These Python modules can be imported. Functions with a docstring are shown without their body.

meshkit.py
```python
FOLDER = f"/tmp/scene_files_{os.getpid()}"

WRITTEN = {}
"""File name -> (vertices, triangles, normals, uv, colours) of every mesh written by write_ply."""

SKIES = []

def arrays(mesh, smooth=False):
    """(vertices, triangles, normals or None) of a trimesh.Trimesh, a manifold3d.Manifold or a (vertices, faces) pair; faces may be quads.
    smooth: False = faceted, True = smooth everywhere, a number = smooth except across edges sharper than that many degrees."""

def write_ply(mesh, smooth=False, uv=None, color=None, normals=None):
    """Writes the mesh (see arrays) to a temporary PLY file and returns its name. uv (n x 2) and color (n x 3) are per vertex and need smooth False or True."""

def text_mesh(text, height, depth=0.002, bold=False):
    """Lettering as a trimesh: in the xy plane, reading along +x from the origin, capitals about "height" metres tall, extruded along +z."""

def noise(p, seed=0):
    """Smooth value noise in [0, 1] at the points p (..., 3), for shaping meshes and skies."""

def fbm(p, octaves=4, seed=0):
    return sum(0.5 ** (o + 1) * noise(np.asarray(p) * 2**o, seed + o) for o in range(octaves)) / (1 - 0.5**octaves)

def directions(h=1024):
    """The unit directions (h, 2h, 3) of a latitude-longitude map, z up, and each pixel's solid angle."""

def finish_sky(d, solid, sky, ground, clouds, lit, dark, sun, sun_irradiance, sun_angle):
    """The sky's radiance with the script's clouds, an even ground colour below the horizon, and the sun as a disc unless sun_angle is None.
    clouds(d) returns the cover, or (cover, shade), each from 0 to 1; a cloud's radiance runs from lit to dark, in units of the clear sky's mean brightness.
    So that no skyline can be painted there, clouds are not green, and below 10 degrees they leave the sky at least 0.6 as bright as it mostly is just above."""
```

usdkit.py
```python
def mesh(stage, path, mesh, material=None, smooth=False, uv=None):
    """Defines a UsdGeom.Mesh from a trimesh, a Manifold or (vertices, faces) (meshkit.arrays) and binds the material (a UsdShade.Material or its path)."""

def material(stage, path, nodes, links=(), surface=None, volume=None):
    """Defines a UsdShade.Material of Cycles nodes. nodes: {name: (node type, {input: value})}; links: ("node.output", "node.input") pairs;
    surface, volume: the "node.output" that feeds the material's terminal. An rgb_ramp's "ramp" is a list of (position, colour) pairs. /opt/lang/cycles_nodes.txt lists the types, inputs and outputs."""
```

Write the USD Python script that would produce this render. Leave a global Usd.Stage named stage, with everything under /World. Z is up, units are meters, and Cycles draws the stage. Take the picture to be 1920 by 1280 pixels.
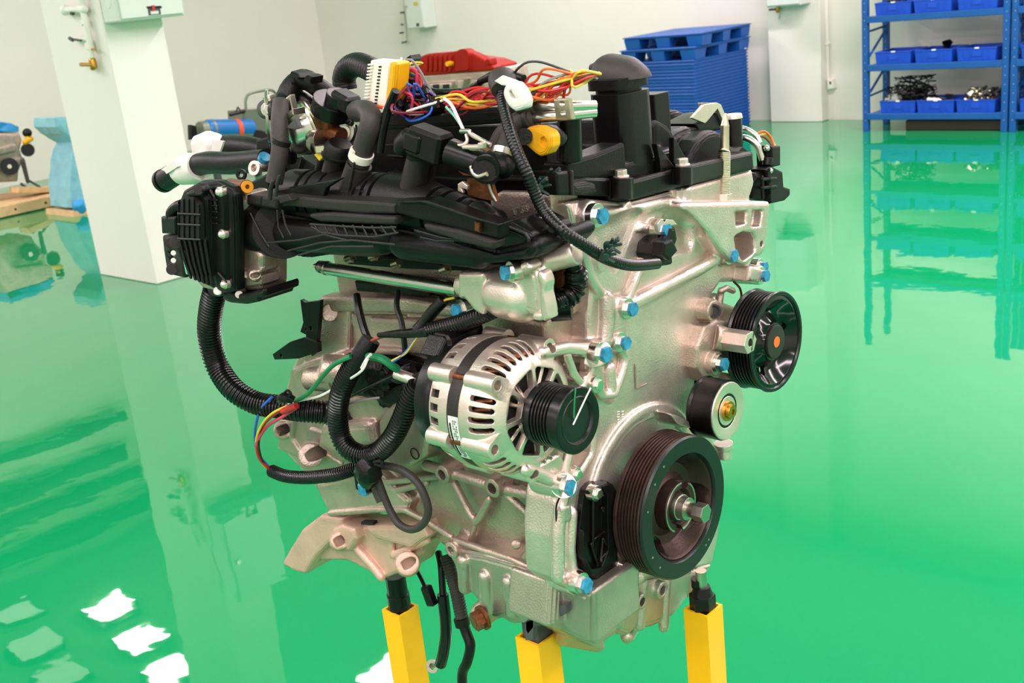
import math, random, sys
import numpy as np, trimesh
import manifold3d as m3
from manifold3d import Manifold as MF, CrossSection as CS
sys.path.insert(0, '/opt/lang')
import usdkit, meshkit
from pxr import Usd, UsdGeom, UsdLux, UsdShade, Gf, Sdf, Vt
from math import radians as rad, pi, cos, sin
random.seed(7); rng = np.random.default_rng(7)
stage = Usd.Stage.CreateInMemory()
UsdGeom.SetStageUpAxis(stage, UsdGeom.Tokens.z); UsdGeom.SetStageMetersPerUnit(stage, 1.0)
stage.SetDefaultPrim(UsdGeom.Xform.Define(stage, '/World').GetPrim())
# ------------------------------------------------------------------ camera (x = engine crank axis, forward; y = across; z up; metres)
FPX, PITCH, ROLL, YAW = 2095.0, rad(17.42), rad(6.3), rad(44.0)
_f = np.array([0, cos(PITCH), -sin(PITCH)]); _r = np.array([1, 0, 0.]); _d = np.cross(_f, _r)
_E = np.array([[cos(YAW), sin(YAW), 0], [-sin(YAW), cos(YAW), 0], [0, 0, 1]])
CM = np.array([cos(ROLL)*_r + sin(ROLL)*_d, -sin(ROLL)*_r + cos(ROLL)*_d, _f]) @ _E      # rows: right, down, forward
CAM = np.array([0.59935, -0.84485, 1.55])
cam = UsdGeom.Camera.Define(stage, '/World/Camera')
_rows = [list(CM[0]) + [0], list(-CM[1]) + [0], list(-CM[2]) + [0], list(CAM) + [1]]
cam.AddTransformOp().Set(Gf.Matrix4d(*[float(x) for r_ in _rows for x in r_]))
cam.CreateHorizontalApertureAttr(36.0); cam.CreateVerticalApertureAttr(24.0)
cam.CreateFocalLengthAttr(36.0*FPX/1920); cam.CreateClippingRangeAttr(Gf.Vec2f(0.05, 100))
cam.CreateFStopAttr(16.0); cam.CreateFocusDistanceAttr(1.25)
cam.CreateExposureAttr(0.25)
# ------------------------------------------------------------------ light: rows of long fluorescent fittings over the bench area of the hall
def rect_light(name, loc, sx, sy, power, col=(1, .80, .885), rot=(0, 0, 0)):
    l = UsdLux.RectLight.Define(stage, '/World/' + name)
    l.CreateWidthAttr(sx); l.CreateHeightAttr(sy); l.CreateIntensityAttr(power); l.CreateColorAttr(Gf.Vec3f(*col))
    l.AddTranslateOp().Set(Gf.Vec3d(*loc)); l.AddRotateXYZOp().Set(Gf.Vec3f(*rot))
    return l
LP = 26.0
for n_, x_, y_, sx_, sy_, k_ in (('back', -7.4, 7.8, 2.2, .5, 1.4), ('back_right', 0.5, 6.2, 8.0, .34, 2.9), ('middle', 1.8, 2.4, 8.0, .34, .9), ('near', 0.0, -2.4, 12.0, .34, .85),
                                 ('front', 0.0, -6.4, 12.0, .34, 1.4), ('left', -9.4, -1.8, .34, 5.0, 2.6), ('bay', 3.8, -.6, .34, 7.0, 1.15)):
    rect_light('lamp_row_light_' + n_, (x_, y_, 4.42), sx_, sy_, LP*k_)

def ray(u, v): return np.array([(u-960)/FPX, (v-640)/FPX, 1.]) @ CM
def at(u, v, X=None, Y=None, Z=None):
    """the point of the plane X=, Y= or Z= that the photograph shows at pixel (u, v)"""
    D = ray(u, v)
    t = (X-CAM[0])/D[0] if X is not None else (Y-CAM[1])/D[1] if Y is not None else (Z-CAM[2])/D[2]
    return CAM + t*D
def aX(x, *p): return [at(u, v, X=x) for u, v in p]
def aY(y, *p): return [at(u, v, Y=y) for u, v in p]
def aZ(z, *p): return [at(u, v, Z=z) for u, v in p]
def mY(*p): return [at(u, v, Y=y) for u, v, y in p]       # points each with its own Y
def mX(*p): return [at(u, v, X=x) for u, v, x in p]
# ------------------------------------------------------------------ scene helpers
used = {}
def numbered(path):
    n = used.get(path, 0); used[path] = n + 1
    return path if n == 0 else '%s_%03d' % (path, n)
def tag(prim, label=None, cat=None, group=None, kind=None):
    for k, v in (('label', label), ('category', cat), ('group', group), ('kind', kind)):
        if v: prim.SetCustomDataByKey(k, v)
    return prim
def thing(name, label, cat, loc=(0, 0, 0), rz=0, group=None):
    x = UsdGeom.Xform.Define(stage, numbered('/World/' + name))
    x.AddTranslateOp().Set(Gf.Vec3d(*map(float, loc)))
    if rz: x.AddRotateZOp().Set(float(rz))
    x.GetPrim().SetCustomDataByKey('o', 0); x.GetPrim().ClearCustomDataByKey('o')
    return tag(x.GetPrim(), label, cat, group)
def group_part(parent, name, label=None):
    x = UsdGeom.Xform.Define(stage, numbered(str(parent.GetPath()) + '/' + name))
    return tag(x.GetPrim(), label)
MATS = {}
def part(parent, name, mesh, mat, label=None, smooth=32, off=None):
    """one Mesh prim under parent (or /World); mesh in world metres, or in the thing's own frame when off is None"""
    base = '/World' if parent is None else str(parent.GetPath())
    if isinstance(mesh, list): mesh = join(mesh)
    p = usdkit.mesh(stage, numbered(base + '/' + name), mesh, MATS[mat] if isinstance(mat, str) else mat, smooth)
    return tag(p.GetPrim(), label)
def struct(name, mesh, mat, smooth=32, label=None):
    p = part(None, name, mesh, mat, None, smooth); tag(p, label, None, None, 'structure'); return p
def dup(root, loc, rz=0, label=None, group=None):
    was = root.GetCustomData()
    r = thing(root.GetName().rstrip('0123456789').rstrip('_'), label or was['label'], was['category'], loc, rz, group or was.get('group'))
    r.GetReferences().AddInternalReference(root.GetPath()); r.SetInstanceable(True)
    return r
# ------------------------------------------------------------------ shape helpers (manifold3d)
def tm(mf):
    if isinstance(mf, trimesh.Trimesh): return mf
    m = mf.to_mesh(); return trimesh.Trimesh(np.array(m.vert_properties[:, :3]), np.array(m.tri_verts), process=False)
def join(ms): return trimesh.util.concatenate([tm(m) for m in ms])
def U(*ms):
    l = []
    for m in ms: l += list(m) if isinstance(m, (list, tuple)) else [m]
    if any(isinstance(m, trimesh.Trimesh) for m in l): return join(l)
    return MF.batch_boolean(l, m3.OpType.Add)
def T(mf, mat34): return mf.transform(np.asarray(mat34, float)[:3, :4])
def frame(o, ex, ey, ez): return np.column_stack([ex, ey, ez, o])
def cross_section(pts):
    c = CS([np.asarray(pts, float)], m3.FillRule.NonZero)
    if c.area() < 1e-12: c = CS([np.asarray(pts, float)[::-1]], m3.FillRule.NonZero)
    return c
def rnd(c, r): return c.offset(-r, m3.JoinType.Round, 2, 24).offset(2*r, m3.JoinType.Round, 2, 24).offset(-r, m3.JoinType.Round, 2, 24) if r else c
def prism(pts2, h, bevel=0, r=0, both=False):
    """extrude a 2-D outline by h; the edge of the top (and bottom) is bevelled in small steps"""
    c = rnd(cross_section(pts2), r) if not isinstance(pts2, CS) else pts2
    if not bevel: return c.extrude(h)
    n, out = 3, []
    for k in range(n + 1):
        a = pi/2*k/n
        hh, ins = h - bevel*(1-sin(a)), bevel*(1-cos(a))
        out.append(c.offset(-ins, m3.JoinType.Round, 2, 16).extrude(max(hh - (bevel*(1-sin(a)) if both else 0), 1e-4)).translate((0, 0, bevel*(1-sin(a)) if both else 0)))
    return MF.batch_boolean(out, m3.OpType.Add)
_MX = np.array([[0, 0, 1, 0], [1, 0, 0, 0], [0, 1, 0, 0.]])
_MY = np.array([[1, 0, 0, 0], [0, 0, -1, 0], [0, 1, 0, 0.]])
def slabX(px_, x0, x1, bevel=0, r=0, both=False):
    """outline given in pixels on the plane X=x0 (near face), carried back to x1 < x0"""
    P = np.array([at(u, v, X=x0)[1:] for u, v in px_])
    return T(prism(P, x0-x1, bevel, r, both), _MX).translate((x1, 0, 0))
def slabY(px_, y0, y1, bevel=0, r=0, both=False):
    """outline given in pixels on the plane Y=y0 (near face), carried away to y1 > y0"""
    P = np.array([at(u, v, Y=y0)[[0, 2]] for u, v in px_])
    return T(prism(P, y1-y0, bevel, r, both), _MY).translate((0, y1, 0))
def slabZ(px_, z0, z1, bevel=0, r=0):
    """outline given in pixels on the plane Z=z0 (top), carried down to z1"""
    P = np.array([at(u, v, Z=z0)[:2] for u, v in px_])
    return prism(P, z0-z1, bevel, r).translate((0, 0, z1))
def box(x0, x1, y0, y1, z0, z1, b=0):
    m = MF.cube((x1-x0, y1-y0, z1-z0)).translate((x0, y0, z0))
    if b:
        b = min(b, .45*min(x1-x0, y1-y0, z1-z0))
        h = [MF.cube((x1-x0-2*(b if k != 0 else 0), y1-y0-2*(b if k != 1 else 0), z1-z0-2*(b if k != 2 else 0))).translate((x0+(b if k != 0 else 0), y0+(b if k != 1 else 0), z0+(b if k != 2 else 0))) for k in range(3)]
        m = MF.batch_hull(h)
    return m
def axes(d, up=(0, 0, 1)):
    d = np.asarray(d, float); d = d/np.linalg.norm(d)
    a = np.asarray(up, float)
    if abs(d @ a)/np.linalg.norm(a) > .98: a = np.array([1., 0, 0])
    e = np.cross(a, d); e /= np.linalg.norm(e)
    return e, np.cross(d, e), d
def cyl(p0, p1, r0, r1=None, n=28):
    p0, p1 = np.asarray(p0, float), np.asarray(p1, float)
    h = np.linalg.norm(p1-p0)
    return T(MF.cylinder(h, r0, r0 if r1 is None else r1, n), frame(p0, *axes(p1-p0)))
def hexa(p0, p1, r): return cyl(p0, p1, r, n=6)
def ball(p, r, n=20): return MF.sphere(r, n).translate(tuple(map(float, p)))
def bar(p0, p1, r0, r1=None, n=16): return MF.batch_hull([ball(p0, r0, n), ball(p1, r0 if r1 is None else r1, n)])
def hull(*ms): return MF.batch_hull(list(ms))
def obox(c, ex, ey, ez, sx, sy, sz, b=.001):
    """a box with rounded edges centred on c along the axes ex, ey, ez"""
    return T(box(-sx/2, sx/2, -sy/2, sy/2, -sz/2, sz/2, b), frame(c, ex, ey, ez))
def latheX(prof, y, z, n=72, r0=None):
    """prof: closed outline of (x, r) about the axis through (y, z) along X"""
    P = np.array([(r, x) for x, r in prof], float)
    c = cross_section(P)
    return T(c.revolve(n), np.array([[0, 0, 1, 0], [1, 0, 0, y], [0, 1, 0, z]]))
def latheP(prof, p, d, n=48):
    """prof: closed outline of (h, r) about the axis through p along d"""
    c = cross_section(np.array([(r, h) for h, r in prof], float))
    return T(c.revolve(n), frame(p, *axes(d)))
def spline(pts, n=12):
    P = np.asarray(pts, float)
    if len(P) == 2: return P[0] + np.linspace(0, 1, n+1)[:, None]*(P[1]-P[0])
    Q = np.vstack([2*P[0]-P[1], P, 2*P[-1]-P[-2]]); out = []
    for i in range(1, len(Q)-2):
        t = np.linspace(0, 1, n, endpoint=False)[:, None]
        a, b, c, d = Q[i-1:i+3]
        out.append(.5*((2*b) + (c-a)*t + (2*a-5*b+4*c-d)*t*t + (3*b-a-3*c+d)*t**3))
    return np.vstack(out + [P[-1:]])
def resample(C, step):
    s = np.r_[0, np.cumsum(np.linalg.norm(np.diff(C, axis=0), axis=1))]
    n = max(2, int(s[-1]/step))
    q = np.linspace(0, s[-1], n+1)
    return np.column_stack([np.interp(q, s, C[:, k]) for k in range(3)]), q
def sweep(C, R, n=12, cap=True):
    C = np.asarray(C, float); R = np.broadcast_to(R, len(C))
    t = np.gradient(C, axis=0); t /= np.linalg.norm(t, axis=1, keepdims=True)
    e, b, _ = axes(t[0]); E_ = [e]
    for i in range(1, len(C)):
        e = e - (e @ t[i])*t[i]; e /= np.linalg.norm(e); E_.append(e)
    E_ = np.array(E_); B_ = np.cross(t, E_)
    a = np.linspace(0, 2*pi, n, endpoint=False)
    V = C[:, None] + R[:, None, None]*(np.cos(a)[None, :, None]*E_[:, None] + np.sin(a)[None, :, None]*B_[:, None])
    V = V.reshape(-1, 3); F = []
    i, j = np.meshgrid(np.arange(len(C)-1), np.arange(n), indexing='ij')
    i, j = i.ravel(), j.ravel(); k = (j+1) % n
    F = np.vstack([np.c_[i*n+j, i*n+k, (i+1)*n+k], np.c_[i*n+j, (i+1)*n+k, (i+1)*n+j]])
    if cap:
        m = len(V); V = np.vstack([V, C[0], C[-1]]); jj = np.arange(n); kk = (jj+1) % n; l = (len(C)-1)*n
        F = np.vstack([F, np.c_[np.full(n, m), kk, jj], np.c_[np.full(n, m+1), l+jj, l+kk]])
    return trimesh.Trimesh(V, F, process=False)
def tube(pts, r, n=14, step=None, smooth=10):
    r = np.asarray(r, float) if np.ndim(r) else r
    C = spline(pts, smooth) if smooth else np.asarray(pts, float)
    C, s = resample(C, step or max(float(np.max(r))*.5, .0015))
    if np.ndim(r): r = np.interp(np.linspace(0, 1, len(C)), np.linspace(0, 1, len(r)), r)
    return sweep(C, r, n)
def conduit(pts, r, pitch=.0034, n=14, depth=.13):
    """corrugated tube: rings along a spline"""
    C, s = resample(spline(pts, 12), pitch/4)
    ph = (s/pitch) % 1
    R = r*(1 - depth*(ph < .5))
    return sweep(C, R, n)
def cast(mf, edge=.004, it=8, lam=.5, drill=None, most=.0035):
    """melt a union of solids into one casting with fillets, then drill its holes"""
    m = tm(mf.simplify(.0002).refine_to_length(edge))
    v0 = np.array(m.vertices)
    trimesh.smoothing.filter_taubin(m, lamb=lam, nu=lam+.02, iterations=it)
    d = np.array(m.vertices) - v0; l = np.linalg.norm(d, axis=1, keepdims=True)
    m.vertices = v0 + d*np.minimum(1, most/np.maximum(l, 1e-9))
    if drill:
        r = MF(m3.Mesh(np.asarray(m.vertices, np.float32), np.asarray(m.faces, np.uint32)))
        if r.num_tri() > 0: m = tm(r - U(*drill))
    return m
def noise_push(m, amp, scale, seed=0):
    m = tm(m); n = np.array(m.vertex_normals)
    k = meshkit.fbm(np.array(m.vertices)*scale, 3, seed)-.5
    m.vertices = m.vertices + n*(k*2*amp)[:, None]
    return m
def ribX(x, r, *p, r1=None):
    P = [at(u, v, X=x) for u, v in p]
    return [bar(P[i], P[i+1], r, r1) for i in range(len(P)-1)]
def ribY(y, r, *p, r1=None):
    P = [at(u, v, Y=y) for u, v in p]
    return [bar(P[i], P[i+1], r, r1) for i in range(len(P)-1)]
def bossX(u, v, x, r, l, n=24):
    p = at(u, v, X=x); return cyl(p - [l, 0, 0], p, r*1.12, r, n)
def bossY(u, v, y, r, l, n=24):
    p = at(u, v, Y=y); return cyl(p + [0, l, 0], p, r*1.1, r, n)
EX, EY, EZ = np.eye(3)
def holeX(u, v, x, r, d=.03):
    p = at(u, v, X=x); return cyl(p + [.005, 0, 0], p - [d, 0, 0], r)
def holeY(u, v, y, r, d=.03):
    p = at(u, v, Y=y); return cyl(p - [0, .005, 0], p + [0, d, 0], r)
# ------------------------------------------------------------------ materials
def lin(c):
    c = np.array(c, float)/255
    return tuple(np.where(c <= .04045, c/12.92, ((c+.055)/1.055)**2.4))
def simple(name, col, rough=.5, metal=0., bump=0, bscale=400, bevel=0, var=0, vscale=30, spec=.5, rvar=0, **kw):
    """one principled surface; col in sRGB 0-255; optional tone variation, fine bump and softened edges"""
    c = lin(col)
    nodes = {'p': ('principled_bsdf', dict(base_color=c, roughness=rough, metallic=metal, specular_ior_level=spec, **kw))}
    links = []
    if var or bump or rvar: nodes['g'] = ('texture_coordinate', {})
    if var:
        nodes['n'] = ('noise_texture', dict(scale=vscale, detail=4, roughness=.6))
        nodes['r'] = ('rgb_ramp', dict(ramp=[(.3, tuple(np.array(c)*(1-var))), (.7, tuple(np.minimum(np.array(c)*(1+var), 1)))]))
        links += [('g.object', 'n.vector'), ('n.fac', 'r.fac'), ('r.color', 'p.base_color')]
    if rvar:
        nodes['n2'] = ('noise_texture', dict(scale=vscale*.6, detail=4, roughness=.6))
        nodes['m'] = ('map_range', dict(from_min=.3, from_max=.7, to_min=max(rough-rvar, .03), to_max=rough+rvar))
        links += [('g.object', 'n2.vector'), ('n2.fac', 'm.value'), ('m.result', 'p.roughness')]
    if bevel: nodes['b'] = ('bevel', dict(radius=bevel, samples=4))
    if bump:
        nodes['n3'] = ('noise_texture', dict(scale=bscale, detail=3))
        nodes['u'] = ('bump', dict(strength=bump, distance=.001))
        links += [('g.object', 'n3.vector'), ('n3.fac', 'u.height'), ('u.normal', 'p.normal')]
        if bevel: links.append(('b.bevel', 'u.normal'))
    elif bevel: links.append(('b.bevel', 'p.normal'))
    MATS[name] = usdkit.material(stage, '/World/Looks/' + name, nodes, links, surface='p.BSDF')
    return MATS[name]
simple('cast_aluminium', (216, 200, 190), .37, .84, bump=.45, bscale=500, bevel=.0022, var=.16, vscale=18, rvar=.08)
simple('cast_block', (188, 170, 156), .42, .82, bump=.6, bscale=450, bevel=.0022, var=.24, vscale=14, rvar=.08)
simple('warm_cast', (206, 172, 152), .42, .35, bump=.5, bscale=400, bevel=.002, var=.12, vscale=30)
simple('oil_pan_metal', (184, 176, 162), .38, .87, bump=.45, bscale=500, bevel=.002, var=.18, vscale=12, rvar=.08)
simple('bright_cast', (226, 210, 198), .33, .82, bump=.25, bscale=900, bevel=.0015, var=.07, vscale=25)
simple('machined', (215, 211, 203), .24, 1., bevel=.0008)
simple('brushed_steel', (190, 184, 172), .3, 1., var=.1, vscale=60, bevel=.0006)
simple('zinc_yellow', (202, 194, 168), .32, 1., var=.15, vscale=80, bevel=.0006)
simple('blue_paint', (44, 136, 172), .4, 0, var=.4, vscale=150)
simple('black_plastic', (13, 12, 12), .38, 0, spec=.24, bump=.3, bscale=900, bevel=.0012, var=.15, vscale=40)
simple('black_satin', (13, 12, 12), .27, 0, spec=.3, bump=.15, bscale=700, bevel=.0015)
simple('grey_plastic', (40, 37, 35), .40, 0, spec=.3, bump=.3, bscale=900, bevel=.0012, var=.12)
simple('black_rubber', (15, 14, 14), .42, 0, spec=.28, bump=.3, bscale=500, var=.12)
simple('grey_rubber', (58, 54, 51), .48, 0, spec=.3, bump=.3, bscale=500, var=.12)
simple('black_gloss', (8, 8, 8), .12, 0, bevel=.0008)
simple('pulley_black', (20, 20, 21), .28, .3, bevel=.0006)
simple('pulley_brown', (62, 45, 38), .42, .55, bump=.3, bscale=500, var=.3, vscale=40, rvar=.1)
simple('pulley_face', (18, 24, 21), .36, .1, bump=.2, bscale=500, var=.2)
simple('conduit_black', (9, 9, 10), .26, 0, spec=.42)
simple('tape_black', (10, 10, 10), .36, 0, spec=.3, bump=.5, bscale=300)
simple('white_plastic', (238, 232, 216), .4, 0, subsurface_weight=.0)
simple('white_tape', (222, 218, 210), .55, 0, bump=.4, bscale=120)
simple('yellow_plastic', (240, 172, 10), .38, 0, bevel=.001, var=.06, vscale=60)
simple('amber_plastic', (232, 150, 30), .4, 0)
simple('yellow_paint', (248, 186, 10), .36, 0, bump=.15, bscale=80, bevel=.0008, var=.03, vscale=20)
simple('green_plastic', (10, 44, 36), .4, 0)
simple('copper', (120, 74, 44), .45, .8, var=.3, vscale=300)
simple('dark_void', (12, 11, 11), .8, 0)
simple('brass', (196, 150, 70), .3, 1.)
simple('label_paper', (220, 226, 218), .5, 0)
simple('print_black', (20, 20, 22), .6, 0)
for n_, c_ in dict(red=(190, 36, 36), orange=(226, 106, 40), pink=(206, 60, 96), maroon=(120, 24, 44), yellow=(220, 190, 60), green=(20, 120, 72), blue=(36, 96, 190), white=(230, 228, 220), black=(20, 20, 20), brown=(110, 66, 44), grey=(130, 128, 124), violet=(90, 54, 120), mint=(120, 200, 170)).items():
    simple('wire_' + n_, c_, .38)
def wall_mat():
    nodes = {'g': ('texture_coordinate', {}), 'n': ('noise_texture', dict(scale=.5, detail=4)), 'r': ('rgb_ramp', dict(ramp=[(.35, lin((229, 225, 214))), (.65, lin((233, 230, 221)))])),
             'n2': ('noise_texture', dict(scale=90, detail=3)), 'u': ('bump', dict(strength=.12, distance=.002)), 'p': ('principled_bsdf', dict(roughness=.6, specular_ior_level=.3))}
    MATS['wall_paint'] = usdkit.material(stage, '/World/Looks/wall_paint', nodes, [('g.object', 'n.vector'), ('n.fac', 'r.fac'), ('r.color', 'p.base_color'), ('g.object', 'n2.vector'), ('n2.fac', 'u.height'), ('u.normal', 'p.normal')], surface='p.BSDF')
wall_mat()
def floor_mat():
    # green self-levelling epoxy: an opaque green layer under a thick, slightly wavy gloss
    nodes = {'g': ('texture_coordinate', {}),
             'n': ('noise_texture', dict(scale=.9, detail=3, roughness=.5)),
             'r': ('rgb_ramp', dict(ramp=[(.3, lin((9, 139, 82))), (.7, lin((12, 144, 86)))])),
             'w': ('noise_texture', dict(scale=2.6, detail=1.5, roughness=.45)),
             'w2': ('noise_texture', dict(scale=14, detail=1)),
             'ma': ('math', dict(math_type='multiply_add', value2=.12)),
             'u': ('bump', dict(strength=.05, distance=.03)),
             'p': ('principled_bsdf', dict(roughness=.9, specular_ior_level=0.0, coat_weight=1.0, coat_roughness=.018, coat_ior=1.62))}
    links = [('g.object', 'n.vector'), ('n.fac', 'r.fac'), ('r.color', 'p.base_color'), ('g.object', 'w.vector'), ('g.object', 'w2.vector'),
             ('w2.fac', 'ma.value1'), ('w.fac', 'ma.value3'), ('ma.value', 'u.height'), ('u.normal', 'p.coat_normal')]
    MATS['green_epoxy'] = usdkit.material(stage, '/World/Looks/green_epoxy', nodes, links, surface='p.BSDF')
floor_mat()
simple('ceiling_paint', (222, 221, 216), .7)
simple('dark_steel', (70, 72, 72), .6)
simple('box_paint', (212, 220, 212), .45, bevel=.004)
simple('pipe_white', (236, 234, 224), .35)
simple('rack_blue', (8, 78, 148), .42, bevel=.002, var=.05, vscale=6)
simple('bin_blue', (16, 70, 184), .40, bevel=.003, var=.06, vscale=8)
simple('pallet_blue', (12, 84, 166), .48, bevel=.003, var=.10, vscale=5)
simple('pine_wood', (222, 184, 136), .6, bump=.3, bscale=60, bevel=.003, var=.14, vscale=9)
simple('red_paint', (158, 26, 12), .5, bump=.8, bscale=60, spec=.15, bevel=.003, var=.08)
simple('film_blue', (150, 212, 226), .3, var=.1, vscale=10, transmission_weight=.25)
simple('bundle_blue', (46, 150, 214), .4, bump=.5, bscale=40)
simple('cylinder_blue', (20, 110, 180), .35, var=.08)
simple('frame_grey', (120, 128, 112), .4, .3)
simple('strap_orange', (226, 84, 44), .5)
simple('wire_mess', (60, 54, 46), .5, var=.4, vscale=60)
simple('film_grey', (200, 206, 196), .3, transmission_weight=.4)
simple('dark_wood', (62, 48, 40), .6)
def lamp_mat():
    MATS['lamp_dim'] = usdkit.material(stage, '/World/Looks/lamp_dim', {'e': ('emission', dict(color=(1, .97, .9), strength=1.3))}, [], surface='e.emission')
    MATS['lamp_diffuser'] = usdkit.material(stage, '/World/Looks/lamp_diffuser', {'e': ('emission', dict(color=(1, .97, .88), strength=26.))}, [], surface='e.emission')
lamp_mat()
# ------------------------------------------------------------------ the hall
XW, YW, XE, YS, HC = -12.4, 9.42, 8.0, -9.0, 4.6
struct('floor', box(XW-.2, XE+.2, YS-.2, YW+.2, -.15, 0), 'green_epoxy')
struct('ceiling', box(XW-.2, XE+.2, YS-.2, YW+.2, HC, HC+.15), 'ceiling_paint')
struct('wall_left', box(XW-.2, XW, YS-.2, YW+.2, 0, HC), 'wall_paint')
struct('wall_back', box(XW, XE, YW, YW+.2, 0, HC), 'wall_paint')
struct('wall_right', box(XE, XE+.2, YS-.2, YW+.2, 0, HC), 'wall_paint')
struct('wall_front', box(XW, XE, YS-.2, YS, 0, HC), 'wall_paint')
# near pillar and the two along the back wall
struct('pillar', box(-6.56, -5.832, 2.636, 3.035, 0, HC, .006), 'wall_paint')
struct('pillar', box(-5.23, -4.67, 9.28, 9.43, 0, HC, .006), 'wall_paint')

# ------------------------------------------------------------------ fittings on pillars and walls
def wall_box(label, x0, x1, y0, y1, z0, z1, face, group=None):
    """grey-green distribution box: case, door with a gap, lock and danger plate; face is 'x' or 'y' (the side that looks into the hall)"""
    t = thing('distribution_box', label, 'electrical box', (0, 0, 0), 0, group)
    part(t, 'case', box(x0, x1, y0, y1, z0, z1, .008), 'box_paint')
    if face == 'x':
        part(t, 'door', box(x1, x1+.012, y0+.012, y1-.012, z0+.012, z1-.012, .004), 'box_paint')
        part(t, 'lock', cyl((x1+.01, y0+.06, (z0+z1)/2), (x1+.03, y0+.06, (z0+z1)/2), .015), 'brushed_steel')
    else:
        part(t, 'door', box(x0+.012, x1-.012, y0-.012, y0, z0+.012, z1-.012, .004), 'box_paint')
        part(t, 'lock', cyl((x0+.05, y0-.01, (z0+z1)/2), (x0+.05, y0-.03, (z0+z1)/2), .012), 'brushed_steel')
    return t
bx = wall_box('large grey-green distribution box on the nearest white pillar', -5.83, -5.65, 2.645, 3.085, 1.605, 2.25, 'x')
sw = group_part(bx, 'breaker_window', 'small dark breaker window with a red toggle')
part(sw, 'window', slabX([(277, 14), (300, 13), (302, 27), (279, 29)], -5.636, -5.65, 0), 'dark_steel')
part(sw, 'window_edge', slabX([(275, 12), (302, 11), (304, 15), (277, 16)], -5.634, -5.65), 'dark_void')
part(sw, 'toggle', slabX([(285, 10), (290, 10), (291, 20), (286, 21)], -5.63, -5.65), 'wire_red')
part(sw, 'number_plate', slabX([(282, 21), (297, 20), (298, 26), (283, 27)], -5.634, -5.645), 'box_paint')
part(bx, 'knockout', T(latheP([(0, .035), (.004, .033), (.004, 0), (0, 0)], (0, 0, 0), (0, 0, 1), 24), frame((-5.74, 2.646, 1.72), np.array([1., 0, 0]), np.array([0, 0, 1.]), np.array([0, -1., 0]))), 'label_paper')
b2 = wall_box('small grey-green distribution box high on the far wall behind the connector', -10.33, -10.01, 9.2, 9.42, 1.195, 1.75, 'y')
part(b2, 'warning_plate', slabY([(775, 4), (783, 3), (784, 10), (776, 11)], 9.185, 9.19), 'wire_yellow')
part(b2, 'breaker_window', slabY([(780, 44), (785, 43), (786, 49), (781, 50)], 9.184, 9.19), 'dark_steel')
wall_box('grey-green distribution box at the top of the flat pilaster left of the blue rack', -5.12, -4.76, 9.08, 9.28, 1.12, 1.7, 'y')
def pipe(label, pts, r, y, extra):
    t = thing('water_pipe', label, 'pipe')
    part(t, 'pipe', tube(mY(*[(u, v, y) for u, v in pts]), r, 12, smooth=0), 'pipe_white')
    for nm, m, mt in extra: part(t, nm, m, mt)
yp = 2.60
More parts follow.
